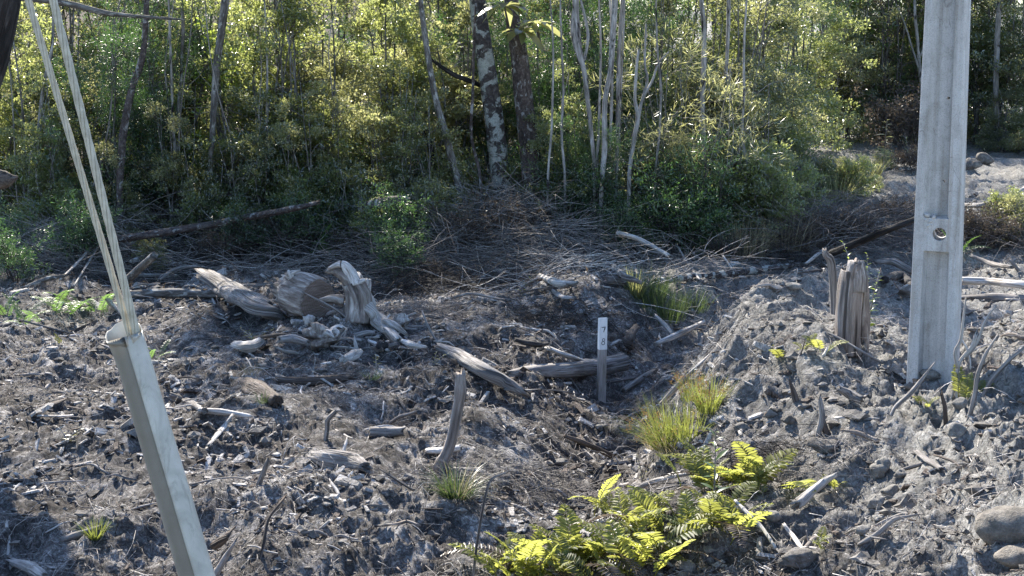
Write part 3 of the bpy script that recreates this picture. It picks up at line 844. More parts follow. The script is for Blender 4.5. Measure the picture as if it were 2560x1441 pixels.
log_on_ground('wood_chunk', [(925, 1080), (965, 1082), (1005, 1080)], [24, 26, 22], 'weathered', 'short stubby log section left of the crooked standing root', 'wood', jag=(.01, .03))
log_on_ground('broken_stick', [(625, 1118), (1070, 1130)][:0] or [(1070, 1128), (1110, 1126), (1150, 1120)], [14, 17, 14], 'pale', 'pale straight stick lying level behind the foot of the crooked root', 'stick', jag=(.02, .02))
log_on_ground('broken_stick', [(1415, 1092), (1460, 1108), (1530, 1140)], [9, 12, 12], 'brown', 'brown stick slanting down to the right in the ditch below the stake', 'stick', jag=(.02, .02), dz=[.1, .08, .03], lm='the ditch stick')
log_on_ground('curved_branch', [(1555, 1252), (1585, 1225), (1625, 1207), (1670, 1195), (1722, 1185)], [9, 12, 12, 11, 8], 'pale', 'long pale curved branch arching above the big foreground ferns', 'branch', dz=[.02, .07, .1, .08, .04], jag=(.02, .02))
log_on_ground('fallen_log', [(1998, 1258), (2030, 1228), (2060, 1205), (2090, 1188)], [26, 20, 18, 10], 'pale', 'forked bleached branch lying right of the upper foreground fern', 'branch', jag=(.06, .03), dz=[.03, .05, .05, .05], lm='the bleached branch')
log_on_ground('broken_stick', [(1838, 1252), (1870, 1285), (1905, 1320), (1940, 1372)], [7, 9, 9, 7], 'pale', 'thin white stick slanting down right of the foreground ferns', 'stick', dz=[.08, .08, .05, .03])
log_on_ground('broken_stick', [(1962, 1315), (1985, 1345), (2020, 1392)], [8, 11, 9], 'pale', 'short white split stick standing out right of the thin white stick', 'stick', dz=[.05, .05, .02], jag=(.02, .02), lm='the white split stick')
log_on_ground('split_wood', [(2292, 1130), (2320, 1152), (2352, 1172)], [14, 18, 16], 'weathered', 'short dark grooved plank on the sandy bank below the concrete pole', 'wood', flat=.55, jag=(.01, .03), lm='the grooved plank')
log_on_ground('wood_chunk', [(2098, 972), (2122, 985), (2152, 1000)], [14, 22, 20], 'weathered', 'stub of grey wood on the mound left of the concrete pole foot', 'wood', jag=(.02, .02), dz=[.06, .03, .02])
log_on_ground('wood_chunk', [(1168, 1200), (1110, 1172), (1195, 1175), (1240, 1200)][1:], [10, 26, 12], 'pale', 'flaky pale bark slab at the foot of the crooked standing root', 'wood', flat=.4, jag=(.05, .06))
log_on_ground('wood_chunk', [(590, 862), (625, 868), (655, 850)], [26, 46, 24], 'pale', 'rounded pale cracked wood knot in front of the broad split slab', 'wood', flute=.3, flat=.6, jag=(.02, .02), lm='the pale cracked knot')
log_on_ground('wood_chunk', [(40, 1410), (75, 1420), (110, 1441)], [20, 30, 20], 'pale', 'bleached splintered wood in the bottom left corner', 'wood', flute=.3, jag=(.1, .03), lm='the corner splinter')
log_on_ground('wood_chunk', [(540, 1362), (562, 1345), (578, 1328)], [40, 30, 8], 'brown', 'dark brown triangular bark chunk right of the plastic tube foot', 'wood', flat=.5, jag=(.02, .05), dz=[.02, .05, .1], lm='the dark bark chunk')
log_on_ground('split_wood', [(80, 1020), (125, 1012), (165, 998)], [10, 22, 8], 'brown', 'flat brown bark plate lying at the far left', 'wood', flat=.4, lm='the brown bark plate')
log_on_ground('split_wood', [(95, 1040), (135, 1041), (178, 1039)], [9, 12, 8], 'pale', 'flat white edged board lying below the brown bark plate', 'wood', flat=.5)
log_on_ground('broken_stick', [(1658, 628), (1672, 640), (1600, 600), (1545, 583)][1:], [9, 11, 10], 'pale', 'pale broken branch at the forest edge behind the stake', 'stick', dz=[.1, .15, .2])
log_on_ground('split_wood', [(1350, 690), (1385, 705), (1410, 712), (1440, 708)], [10, 18, 20, 8], 'pale', 'pale stub with broken root arms behind the smooth slanting log', 'wood', jag=(.06, .06), dz=[.12, .08, .04, .03], lm='the root arm stub')
log_on_ground('fallen_log', [(385, 640), (330, 690), (300, 715)], [16, 18, 16], 'bark', 'grey trunk piece slanting behind the guy wires', 'log', dz=[.3, .15, .05], jag=(.03, .03))
log_on_ground('fallen_log', [(1520, 700), (1560, 705), (1540, 690), (1590, 700)][:2], [20, 20], 'weathered', 'short grey chunk at the top of the ditch bank', 'wood', jag=(.05, .05), n=8)

# sawn block and bleached root left of the centre
def build_block():
    c = gp(772, 800); r = wpx(112, c); 
    ctr = c + np.array([0, 0, r * .92])
    ax = norm(np.array([-.62, .55, .10]))                 # away from the camera, cut face towards us and right
    f = ctr - ax * .10
    t = thing('sawn_block', 'thick sawn block of trunk standing on edge with a smooth brown cut face', 'log', c)
    landmark('the sawn block', c)
    G = Geo(); tube(G, [f - ax * .02, f + ax * .1, f + ax * .26, f + ax * .36], [r * .97, r * 1.02, r * .95, r * .7], 36, 22, .07, .12, (0, .07), hollow=0, cap=True)
    local(G, c); part('bark_body', G, M['rootwood'], t)
    # cut face: a disc slightly proud with ring marks
    m, nt, out = mat_new('sawn_face'); k = NT(nt)
    tc = k.n('ShaderNodeAttribute', attribute_name='grain').outputs['Vector']
    ln = k.n('ShaderNodeVectorMath', operation='LENGTH'); k.l(tc, ln.inputs[0])
    rg = k.n('ShaderNodeMath', operation='SINE'); k.l(k.math('MULTIPLY', k.math('ADD', ln.outputs['Value'], k.math('MULTIPLY', k.noise(tc, 14, 3), .02)), 300), rg.inputs[0])
    c_ = k.ramp(k.math('ADD', k.math('MULTIPLY', rg.outputs[0], .05), k.noise(k.map(tc, (8, 60, 8)), 1.0, 4)), [(.3, (.10, .075, .06)), (.52, (.20, .15, .125)), (.75, (.29, .235, .20))])
    p = k.n('ShaderNodeBsdfPrincipled'); k.l(c_, p.inputs['Base Color']); p.inputs['Roughness'].default_value = .85; k.l(p.outputs[0], out.inputs['Surface'])
    U = norm(np.cross(ax, [0, 0, 1.0])); V = np.cross(ax, U); n = 40
    an = np.arange(n) / n * 2 * math.pi; rr = r * .93 * (1 + .05 * np.sin(3 * an + 1) + .03 * np.sin(7 * an))
    o = f - ax * .026
    G = Geo(); ring = o + U * (rr * np.cos(an))[:, None] + V * (rr * np.sin(an))[:, None]
    ring2 = ring + ax * .02
    v = np.vstack([ring, ring2, o]); gg = np.vstack([np.stack([rr * np.cos(an), rr * np.sin(an), 0 * an], 1)] * 2 + [[0, 0, 0]])
    i = np.arange(n); j = (i + 1) % n
    G.add(v - c, np.stack([i, i + n, j + n, j], 1), np.stack([j, np.full(n, 2 * n), i], 1), gg)
    part('cut_face', G, m, t, False)
    for s in (-1, 1):
        G = Geo(); p0 = ctr + V * 0 + np.array([s * -.0 - .12, 0, r * .9])
        tube(G, [p0 + np.array([0, .05, -.08]), p0 + np.array([-.03, 0, .02]), p0 + np.array([.01 + .05 * s, 0, .06])], [.045, .03, .006], 8, 8, .3, .2)
        local(G, c); part('bark_flap', G, M['pale'], t)
build_block()
def build_rootpiece():
    c = gp(905, 800)
    t = thing('uprooted_root', 'twisted bleached root rising up with a long pale slab running down to the right', 'root', c)
    landmark('the twisted bleached root', c)
    Y = c[1]
    def tb(pix, w, mat='rootwood', sides=14, n=22, rough=.22, flute=.35, jag=(0, 0), name='root_arm', dy=0, flat=1.0, Ys=None):
        P = [at(px, py, (Y if Ys is None else Ys[i]) + dy) for i, (px, py) in enumerate(pix)]
        rad = [wpx(x, P[0]) for x in w]
        G = Geo(); tube(G, P, rad, sides, n, rough, flute, jag, flat, hollow=.3); local(G, c); part(name, G, M[mat], t)
    tb([(892, 800), (895, 765), (893, 735), (880, 705)], [78, 66, 62, 50], name='root_trunk')
    tb([(885, 715), (865, 690), (838, 676), (818, 680)], [46, 34, 24, 10], jag=(0, .03))
    tb([(884, 712), (876, 685), (862, 664), (845, 662), (825, 670)], [36, 26, 20, 14, 7], 'pale', jag=(0, .03), dy=-.03)
    tb([(905, 745), (918, 725), (922, 700)], [26, 20, 12], 'pale', jag=(0, .02))
    tb([(860, 755), (830, 748), (800, 752)], [30, 20, 12])
    tb([(895, 722), (905, 700), (902, 688)], [16, 8, 3], 'pale', n=8)
    tb([(884, 722), (900, 705), (914, 700)], [18, 12, 6], 'pale', n=8, dy=-.05)
    Pq = [gp(885, 770), gp(915, 800), gp(950, 835), gp(992, 862)]
    G = Geo(); Q = [p + [0, 0, z] for p, z in zip(Pq, (.28, .15, .09, .05))]
    tube(G, Q, [wpx(34, c), wpx(46, c), wpx(50, c), wpx(20, c)], 18, 26, .1, .2, (.02, .12), .5, hollow=.2); local(G, c); part('pale_slab', G, M['pale'], t)
    # knobbly burl in front
    c2 = gp(815, 868)
    t2 = thing('root_burl', 'knobbly pale burl of root wood in front of the sawn block', 'root', c2)
    landmark('the knobbly burl', c2)
    r = wpx(100, c2)
    G = Geo()
    blob(G, [0, 0, r * .5], r, r * .7, r * .62, 16, 24, .5, freq=2.2)
    part('burl_body', G, M['rootwood'], t2)
    for i in range(12):
        a = rng.random() * 6.28; G = Geo(); d = np.array([math.cos(a), math.sin(a) * .8 - .3, .2 + .5 * rng.random()])
        d = norm(d); p0 = np.array([0, 0, r * .45]) + d * r * .45
        tube(G, [p0, p0 + d * r * .4, p0 + d * r * .6 + np.array([.04 * rng.normal(), .03 * rng.normal(), -.04])], [r * .22, r * .16, r * .05], 9, 9, .3, .3, (0, .02))
        part('root_knob', G, M['pale'] if i % 3 else M['rootwood'], t2)
    for (px, py, w, lab) in ((1000, 820, 60, 'pale split root chip heap right of the long pale slab'), (955, 885, 50, 'dark hollow root stump below the pale slab'), (775, 815, 46, 'pale upright lump of wood at the foot of the sawn block')):
        c3 = gp(px, py); t3 = thing('root_lump', lab, 'root', c3); r = wpx(w, c3)
        G = Geo(); blob(G, [0, 0, r * .5], r * .7, r * .5, r * .75, 12, 16, .45, freq=2); part('lump_body', G, M['burnt' if 'dark' in lab else 'pale'], t3)
        for i in range(4):
            a = rng.random() * 6.28; d = norm(np.array([math.cos(a), math.sin(a), .4])); G = Geo()
            tube(G, [d * r * .3, d * r * .8, d * r * 1.2], [r * .25, r * .15, r * .04], 8, 8, .3, .3, (0, .03)); part('root_arm', G, M['rootwood'], t3)
build_rootpiece()

# weathered upright stump left of the concrete pole
def build_stump():
    f = gp(2118, 868); Y = f[1]
    t = thing('standing_stump', 'tall weathered broken stump standing left of the concrete pole', 'stump', f)
    landmark('the tall broken stump', f)
    s = FPX / proj(f)[2]
    P = [at(2115, 885, Y), at(2117, 840, Y), at(2122, 760, Y), at(2128, 700, Y), at(2130, 672, Y)]
    G = Geo(); n = 40; sides = 40
    k0 = tube(G, P, [44 / s, 38 / s, 38 / s, 35 / s, 30 / s], sides, n, .17, .08, (0, 0), .8, cap=True, hollow=3.0, spin=0)
    # jagged crown: left side lower, right peak higher
    v = G.v[-1]; top = v[(n - 1) * sides:n * sides]
    xs = (top[:, 0] - top[:, 0].mean()) / (30 / s)
    top[:, 2] += (.05 * np.sin(xs * 2.0 + .3) + .022 * np.sin(np.arange(sides) / sides * 6.283 * 3 + 1) * np.cos(np.arange(sides) / sides * 6.283 * 5)) - np.clip(-xs - .2, 0, 1) * .06
    v[(n - 1) * sides:n * sides] = top
    local(G, f); part('stump_trunk', G, M['stumpwood'], t)
    for (x, pk, w) in ((2136, 656, 44),):
        G = Geo(); tube(G, [at(x, 730, Y - .03), at(x + 1, 695, Y - .02), at(x + 2, pk, Y)], [w / s * .6, w / s * .6, w / s * .4], 12, 10, .15, .3, (0, .025)); local(G, f); part('splinter', G, M['weathered'], t)
    G = Geo(); tube(G, [at(2085, 885, Y - .05), at(2092, 850, Y - .03), at(2100, 812, Y)], [10 / s, 12 / s, 5 / s], 8, 8, .1, .3, (0, .03), .5); local(G, f); part('loose_splinter', G, M['weathered'], t)
    G = Geo(); tube(G, [at(2160, 880, Y + .03), at(2164, 800, Y + .03), at(2165, 700, Y + .03)], [11 / s, 11 / s, 6 / s], 10, 16, .2, .4, (0, .03)); local(G, f); part('side_slab', G, M['rootwood'], t)
    b = at(2092, 712, Y + .5); b[2] = hz(b[0], b[1]) - .02
    G = Geo(); tube(G, [b, at(2080, 670, Y + .5), at(2066, 640, Y + .5), at(2062, 628, Y + .5)], [10 / s, 11 / s, 9 / s, 5 / s], 10, 14, .1, .2, (0, .03))
    solid('leaning_stake', G, M['weathered'], b, 'grey broken trunk piece leaning left behind the tall broken stump', 'log')
build_stump()

EXTRA = [([(958, 800), (985, 812), (1015, 835)], [10, 18, 8], 'pale', 'pale curved splinter lying right of the pale slab top'), ([(1000, 850), (1030, 862), (1062, 868)], [8, 16, 8], 'pale', 'pale flat splinter lying right of the pale slab foot'),
 ([(1040, 800), (1075, 790), (1130, 800)], [8, 14, 10], 'weathered', 'long grey splinter lying behind the ball of rootlets'), ([(700, 850), (735, 848), (770, 858)], [16, 22, 14], 'weathered', 'grey plank end lying left of the knobbly burl'),
 ([(640, 845), (700, 838), (760, 842)], [8, 10, 8], 'brown', 'thin brown board lying behind the grey plank end'), ([(860, 900), (885, 888), (900, 880)], [20, 26, 14], 'pale', 'pale root knuckle lying below the knobbly burl'),
 ([(1350, 700), (1400, 740), (1430, 745)], [8, 12, 8], 'weathered', 'grey root arm lying under the pale stub'), ([(1290, 850), (1340, 862), (1370, 860)], [10, 14, 6], 'burnt', 'dark root lying behind the slanting smooth log'),
 ([(1640, 790), (1665, 815), (1680, 835)], [7, 12, 8], 'pale', 'pale upright splinter at the ditch edge'), ([(1640, 860), (1700, 835), (1760, 805)], [10, 16, 8], 'pale', 'pale root running up the mound edge right of the stake'),
 ([(1580, 870), (1570, 850), (1590, 820)], [16, 26, 16], 'brown', 'brown splintered stump end behind the numbered stake'), ([(2210, 700), (2250, 690), (2285, 720)], [18, 24, 20], 'burnt', 'dark root log lying between the tall stump and the pole'),
 ([(2190, 655), (2235, 655), (2280, 680)], [10, 18, 16], 'weathered', 'weathered driftwood like root left of the pole'), ([(2430, 640), (2480, 660), (2530, 668)], [8, 12, 8], 'weathered', 'grey root lying right of the pole above the bleached pole'),
 ([(2015, 660), (2040, 640), (2062, 622)], [7, 9, 6], 'pale', 'pale thin plank leaning left of the tall broken stump'), ([(2170, 560), (2230, 545), (2290, 540)], [12, 16, 14], 'bark', 'grey log lying behind the dark fallen branch'),
 ([(300, 705), (350, 690), (440, 690)], [7, 10, 8], 'bark', 'thin grey branch lying above the thin level log'), ([(330, 655), (400, 625), (450, 600)], [12, 14, 8], 'bark', 'grey branch slanting up right behind the right guy wire'),
 ([(400, 700), (440, 672), (500, 665)], [6, 9, 7], 'weathered', 'bent grey branch above the broad split slab end'), ([(150, 700), (200, 650), (275, 565)], [4, 6, 4], 'pale', 'long thin pale pole slanting up right at the far left'),
 ([(185, 715), (225, 650), (260, 590)], [4, 5, 4], 'pale', 'second thin pale pole slanting up right at the far left'), ([(60, 720), (110, 700), (160, 690)], [8, 12, 8], 'bark', 'short barked branch lying at the far left'),
 ([(1000, 640), (900, 680), (1060, 640), (860, 720)][:2], [6, 8], 'twig', 'thin branch slanting behind the twisted root'), ([(700, 700), (640, 600), (700, 560)][1:], [8, 5], 'twig', 'thin branch rising behind the broad split slab'),
 ([(1500, 600), (1560, 640), (1600, 690)], [5, 8, 8], 'twig', 'thin grey branch slanting down right above the ditch'), ([(1680, 640), (1600, 620), (1520, 560)], [5, 6, 5], 'twig', 'thin branch leaning left under the forked white stem'),
 ([(1530, 660), (1560, 690), (1600, 705)], [10, 16, 10], 'weathered', 'grey bent root at the ditch head'), ([(1690, 610), (1720, 660), (1750, 700)], [4, 6, 5], 'twig', 'thin grey stick slanting down onto the pale banded trunk'),
 ([(1130, 745), (1180, 735), (1260, 750)], [5, 8, 5], 'weathered', 'thin grey stick lying left of the root arm stub'), ([(1300, 690), (1330, 672), (1390, 650)], [6, 8, 5], 'weathered', 'pale bent stick rising to the right below the brushwood')]
for px_, w_, m_, l_ in EXTRA: log_on_ground('broken_branch', px_, w_, m_, l_, 'branch', sides=12, n=18, jag=(.03, .04), dz=[.05] * len(px_), sink=.4)

# crooked standing root in the middle foreground
def standing(name, pix, w, mat, label, cat, dY=None, rough=.12, flute=.3, jag=(0, .05), sides=14, n=34, lm=None, forks=(), group=None):
    f = gp(*pix[-1]); Y = f[1]
    P = [at(px, py, Y + (dY[i] if dY else 0)) for i, (px, py) in enumerate(pix)]; P = P[::-1]
    P[0] = P[0] - np.array([0, 0, .04])
    s = proj(f)[2] / FPX * .5
    t = thing(name, label, cat, f, group)
    if lm: landmark(lm, f)
    G = Geo(); tube(G, P, [x * s for x in w[::-1]], sides, n, rough, flute, (0, jag[1])); local(G, f); part('main_stem', G, M[mat], t)
    for fp, fw, fm in forks:
        G = Geo(); tube(G, [at(px, py, Y) for px, py in fp], [x * s for x in fw], 8, 14, .1, .1, (0, .02)); local(G, f); part('side_branch', G, M[fm], t)
    return t
standing('standing_root', [(1152, 935), (1152, 975), (1147, 1010), (1138, 1055), (1128, 1100), (1114, 1140), (1100, 1168), (1103, 1195)], [22, 30, 26, 26, 26, 28, 34, 22], 'stumpwood',
         'crooked brown root standing upright in the middle foreground', 'root', rough=.14, jag=(0, .06), lm='the crooked standing root',
         forks=[(((1150, 985), (1140, 955), (1128, 925)), (12, 9, 3), 'weathered'), (((1152, 960), (1160, 940), (1160, 928)), (10, 7, 3), 'weathered'), (((1104, 1175), (1125, 1178), (1140, 1192)), (14, 12, 8), 'weathered')])
standing('bare_branch', [(2440, 838), (2428, 868), (2400, 905), (2390, 960), (2398, 1000)], [7, 8, 9, 10, 12], 'pale', 'white forked bare branch standing in front of the right edge of the concrete pole', 'branch', flute=.05,
         forks=[(((2395, 920), (2388, 880), (2402, 850), (2408, 800), (2414, 750)), (11, 9, 8, 6, 4), 'pale'), (((2412, 895), (2440, 862), (2465, 800), (2488, 768)), (9, 7, 6, 3), 'pale'), (((2404, 850), (2420, 880), (2425, 930), (2408, 985)), (5, 5, 5, 4), 'pale'), (((2390, 945), (2380, 990), (2360, 1030)), (7, 6, 4), 'pale')], lm='the white forked branch')
standing('bare_branch', [(2488, 848), (2462, 890), (2444, 940), (2436, 990), (2425, 1035), (2412, 1060)], [4, 9, 11, 12, 12, 9], 'weathered', 'thick grey bare branch standing right of the white forked branch', 'branch', flute=.1,
         forks=[(((2440, 960), (2452, 925), (2470, 905)), (8, 6, 4), 'brown')])
standing('bare_branch', [(2325, 922), (2300, 955), (2275, 985), (2240, 1018), (2222, 1040)], [4, 10, 12, 12, 9], 'weathered', 'grey stick leaning up against the foot of the concrete pole', 'branch', flute=.05)
standing('bare_branch', [(2355, 990), (2362, 1020), (2366, 1062)], [8, 11, 12], 'brown', 'short bent brown stick standing above the round boulder', 'stick', flute=.1)
standing('bare_branch', [(2562, 868), (2520, 905), (2480, 950), (2440, 1005)], [7, 10, 11, 7], 'weathered', 'long grey root running down the bank from the right edge', 'root', flute=.1)
standing('curved_root', [(2050, 1000), (2056, 1045), (2048, 1078), (2038, 1105)], [10, 16, 14, 8], 'weathered', 'grey root end hanging over the dark hollow', 'root', forks=[(((2056, 1050), (2070, 1085), (2098, 1108)), (14, 14, 10), 'brown'), (((2044, 1080), (2050, 1110), (2055, 1128)), (7, 6, 4), 'weathered')], lm='the dark hollow')
standing('reed_stalk', [(1262, 1183), (1228, 1200), (1214, 1240), (1202, 1300), (1190, 1380), (1180, 1450)], [4, 6, 7, 7, 7, 7], 'weathered', 'long thin bent reed stalk standing at the bottom of the picture', 'stalk', rough=.02, flute=0, sides=7)
standing('bare_branch', [(1975, 955), (1985, 985), (1992, 1000)], [6, 14, 18], 'brown', 'short splintered stub sticking up from the mound left of the pole', 'stick', flute=.3)
standing('curved_root', [(832, 1036), (820, 1050), (818, 1075), (812, 1098)], [12, 12, 10, 12], 'weathered', 'short hooked root stub standing right of the broken stick', 'root')
standing('bare_branch', [(2010, 860), (2003, 882), (1990, 905)][::1], [3, 5, 6], 'brown', 'small dry twig standing by the little ferns left of the stump', 'stick', flute=0)

# ------------------------------------------------------------------ forest
def rand_dirs(n, up=0.0):
    d = rng.normal(size=(n, 3)); d[:, 2] += up; return norm(d)
def puffs_to_leaves(C, Dd, r, per, kind):
    """leaf blades round twig ends; C centres, Dd growth directions"""
    G = Geo(); n = len(C) * per
    Cc = np.repeat(C, per, 0); D0 = np.repeat(Dd, per, 0); rr_ = np.repeat(r, per)[:, None]
    if kind == 'feather':
        a = rng.random(n)[:, None] * 2.2 - .6
        side = norm(np.cross(D0, rand_dirs(n)))
        P = Cc + D0 * a * rr_ + side * rr_ * .25 * rng.normal(size=(n, 1)) + rng.normal(size=(n, 3)) * rr_ * .22
        D = norm(D0 * .9 + side * 1.0 + np.array([0, 0, -.15]))
        leaves(G, P, D, rand_dirs(n, 1.0), rng.uniform(.03, .06, n), rng.uniform(.007, .013, n), .1)
    elif kind == 'small':
        P = Cc + norm(rng.normal(size=(n, 3))) * rr_ * (rng.random((n, 1)) ** .5) * np.array([1, 1, .6])
        D = norm(D0 * .5 + rng.normal(size=(n, 3)) * .7 + (P - Cc) / rr_ * .6)
        leaves(G, P, D, rand_dirs(n, 1.2), rng.uniform(.032, .066, n), rng.uniform(.018, .032, n), .2)
    elif kind == 'broad':
        P = Cc + norm(rng.normal(size=(n, 3))) * rr_ * .35
        D = norm((P - Cc) / rr_ * 2.2 + D0 * .7)
        leaves(G, P, D, rand_dirs(n, 2.0), rng.uniform(.07, .12, n), rng.uniform(.026, .042, n), .15, six=True)
    elif kind == 'grass':
        P = Cc + rng.normal(size=(n, 3)) * rr_ * .5
        D = norm(D0 * 1.0 + rng.normal(size=(n, 3)) * .4 + np.array([0, 0, -.25]))
        leaves(G, P, D, rand_dirs(n, 1.0), rng.uniform(.08, .16, n), rng.uniform(.006, .011, n), .1)
    return G
def bush(Ht, spread, stems, branches, per, kind, pr=.16, low=.12, lean=.38, r0=.021, dense=1.0, subs=4, flatten=1.0):
    W = Geo(); ph = rng.random(3) * 6.28; C = []; Dr = []; Rr = []; tw0 = []; tw1 = []
    for s in range(stems):
        a = rng.random() * 6.283; b0 = np.array([math.cos(a), math.sin(a), 0]) * .12 * spread * rng.random()
        top = np.array([math.cos(a), math.sin(a), 0]) * spread * lean * rng.uniform(.3, 1.3) + np.array([0, 0, Ht * rng.uniform(.72, 1.0)])
        mid = (b0 + top) / 2 + rng.normal(size=3) * [.09 * spread, .09 * spread, 0]
        P = spline([b0 - [0, 0, .15], b0 + (mid - b0) * .5 + rng.normal(size=3) * .04, mid, top], 16)
        tube(W, P, [r0, r0 * .75, r0 * .3], 6, 14, .1)
        for b in range(branches):
            t = low + (1 - low) * (b + rng.random()) / branches
            o = P[min(15, int(t * 15))]
            az = rng.random() * 6.283; L = spread * rng.uniform(.35, .8) * (1.05 - .65 * t) 
            el = rng.uniform(.1, .9)
            d = np.array([math.cos(az) * math.cos(el), math.sin(az) * math.cos(el), math.sin(el)])
            m_ = o + d * L * .5 + [0, 0, .04]; e = o + d * L + [0, 0, -.10 * L if kind != 'feather' else -.05 * L]
            B = spline([o, m_, e], 6); tube(W, B, [r0 * .35, r0 * .12], 4, 6)
            for k in range(subs):
                q = B[min(5, 2 + int(rng.random() * 4))]
                dd = norm(d * .6 + rng.normal(size=3) * .6 + [0, 0, .25]); l = pr * rng.uniform(.6, 1.8)
                c = q + dd * l
                if c[2] < .03: continue
                if Ht > 1.5 and math.sin(3.6 * c[0] + ph[0]) * math.sin(3.3 * c[1] + ph[1]) + math.sin(3.9 * c[2] + 1.3 * c[0] + ph[2]) * .8 < -.3: continue
                C.append(c); Dr.append(dd); Rr.append(pr * rng.uniform(.55, 1.15)); tw0.append(q); tw1.append(c + dd * pr * .5)
    tw0 = np.array(tw0); tw1 = np.array(tw1); L = np.linalg.norm(tw1 - tw0, axis=1)
    twigs(W, tw0, tw1 - tw0, L, np.full(len(L), .0032), .12)
    return W, puffs_to_leaves(np.array(C), np.array(Dr), np.array(Rr), per, kind)

PROTO = {}
def proto(key, leafmat, barkmat, **kw):
    W, L = bush(**kw)
    PROTO[key] = (W.mesh('trunk', M[barkmat]), L.mesh('crown', M[leafmat], False))
proto('small1', 'leaf_small', 'bark', Ht=3.6, spread=1.6, stems=5, branches=13, per=54, kind='small', subs=9, pr=.155, low=.03)
proto('small2', 'leaf_small', 'bark', Ht=4.2, spread=1.5, stems=4, branches=15, per=56, kind='small', subs=6, pr=.16, low=.05)
proto('small3', 'leaf_yellow', 'bark', Ht=3.4, spread=1.6, stems=5, branches=13, per=54, kind='small', subs=6, pr=.155, low=.03)
proto('yellow2', 'leaf_yellow', 'bark', Ht=2.4, spread=1.3, stems=6, branches=8, per=46, kind='small', subs=8, pr=.15, low=.02)
proto('dark1', 'leaf_dark', 'bark', Ht=3.8, spread=1.3, stems=4, branches=13, per=90, kind='feather', subs=9, pr=.18, low=.03)
proto('dark2', 'leaf_dark', 'bark', Ht=3.0, spread=1.4, stems=5, branches=10, per=90, kind='feather', subs=9, pr=.19, low=.03)
proto('broad', 'leaf_glossy', 'bark', Ht=3.4, spread=1.1, stems=4, branches=9, per=11, kind='broad', subs=5, pr=.14)
proto('bamboo', 'leaf_yellow', 'twig', Ht=2.3, spread=1.5, stems=22, branches=6, per=16, kind='grass', subs=4, pr=.14, r0=.008, lean=.6)
proto('dead', 'leaf_dead', 'browntwig', Ht=2.8, spread=1.3, stems=7, branches=12, per=9, kind='small', subs=7, pr=.13, r0=.015)
proto('low_dark', 'leaf_dark', 'darktwig', Ht=.9, spread=.75, stems=7, branches=6, per=34, kind='feather', subs=4, pr=.12, r0=.012)
proto('low_small', 'leaf_small', 'twig', Ht=1.0, spread=.8, stems=7, branches=6, per=26, kind='small', subs=5, pr=.11, r0=.012)
proto('low_yellow', 'leaf_yellow', 'twig', Ht=.9, spread=.7, stems=7, branches=6, per=24, kind='small', subs=4, pr=.10, r0=.01)
proto('low_dead', 'leaf_dead', 'browntwig', Ht=.8, spread=.9, stems=12, branches=7, per=9, kind='small', subs=5, pr=.11, r0=.008, lean=.5)
proto('canopy', 'leaf_small', 'bark', Ht=3.2, spread=1.9, stems=4, branches=10, per=70, kind='small', subs=7, pr=.22, low=.15)

def place(key, name, label, cat, x, y, rz, sc, group=None, zs=1.0):
    z = hz(x, y) - .04
    t = thing(name, label, cat, (x, y, z), group, rz); t.scale = (sc, sc, sc * zs)
    link('trunk', PROTO[key][0], t); link('crown', PROTO[key][1], t)
    return t

SH = {'small1': ('leafy_tree', 'small leaved green tree'), 'small2': ('leafy_tree', 'tall thin green tree'), 'small3': ('leafy_tree', 'sunlit yellow green tree'),
      'yellow2': ('leafy_shrub', 'sunlit yellow green bush'), 'dark1': ('feathery_tree', 'dark feathery evergreen'), 'dark2': ('feathery_tree', 'dark fine leaved evergreen bush'),
      'broad': ('broadleaf_tree', 'glossy broad leaved sapling'), 'bamboo': ('bamboo_clump', 'arching yellow green bamboo clump'), 'dead': ('dry_shrub', 'dead brown leaved bush'),
      'low_dark': ('low_shrub', 'low dark feathery shrub'), 'low_small': ('low_shrub', 'low small leaved shrub'), 'low_yellow': ('low_shrub', 'low pale yellow green shrub'), 'low_dead': ('dry_shrub', 'low dead brown bush')}

# hero trunks: (pixels top to bottom, Y, widths, material, label, crown?)
def trunk_tree(name, pix, Y, w, mat, label, sides=16, n=60, rough=.07, flute=.06, top=5.0, crown=True, lm=None, dY=None, forks=(), snag=False, crscale=1.0, cat='tree', crkey='canopy'):
    P = [at(px, py, Y + (dY[i] if dY else 0)) for i, (px, py) in enumerate(pix)]
    b = P[-1].copy(); zg = hz(b[0], b[1])
    if b[2] > zg - .05: P.append(np.array([b[0] + (b[0] - P[-2][0]) * .3, b[1], zg - .1])); w = list(w) + [w[-1] * 1.1]
    P = P[::-1]; w = list(w)[::-1]
    s = proj(P[0])[2] / FPX * .5; rad = [x * s for x in w]
    # resample the widths to the points before adding the unseen top
    rad = list(np.interp(np.linspace(0, 1, len(P)), np.linspace(0, 1, len(rad)), rad))
    if not snag:
        d = norm(P[-1] - P[-2]); hgt = max(.6, top - P[-1][2])
        for f in (.4, 1.0):
            P.append(P[-1] + np.array([d[0] * .5, d[1] * .3, 1.0]) * hgt * (.5 if f < 1 else .6)); rad.append(rad[-1] * (.8 if f < 1 else .45))
    f0 = np.array([P[0][0], P[0][1], zg])
    t = thing(name, label, cat, f0)
    if lm: landmark(lm, f0)
    G = Geo(); tube(G, P, rad, sides, n, rough, flute, (0, .05 if snag else 0), hollow=.5); local(G, f0); part('trunk', G, M[mat], t)
    for fp, fw in forks:
        G = Geo(); tube(G, [at(px, py, Y) for px, py in fp], [x * s for x in fw], 8, 20, .06); local(G, f0); part('branch', G, M[mat], t)
    if crown and not snag:
        e = P[-1] - f0 - np.array([0, 0, 2.0])
        for q in range(1):
            link('branch', PROTO[crkey][0], t, loc=e, rot=(0, 0, rng.random() * 6), scale=crscale)
            link('crown', PROTO[crkey][1], t, loc=e, rot=(0, 0, rng.random() * 6), scale=crscale)
    return t

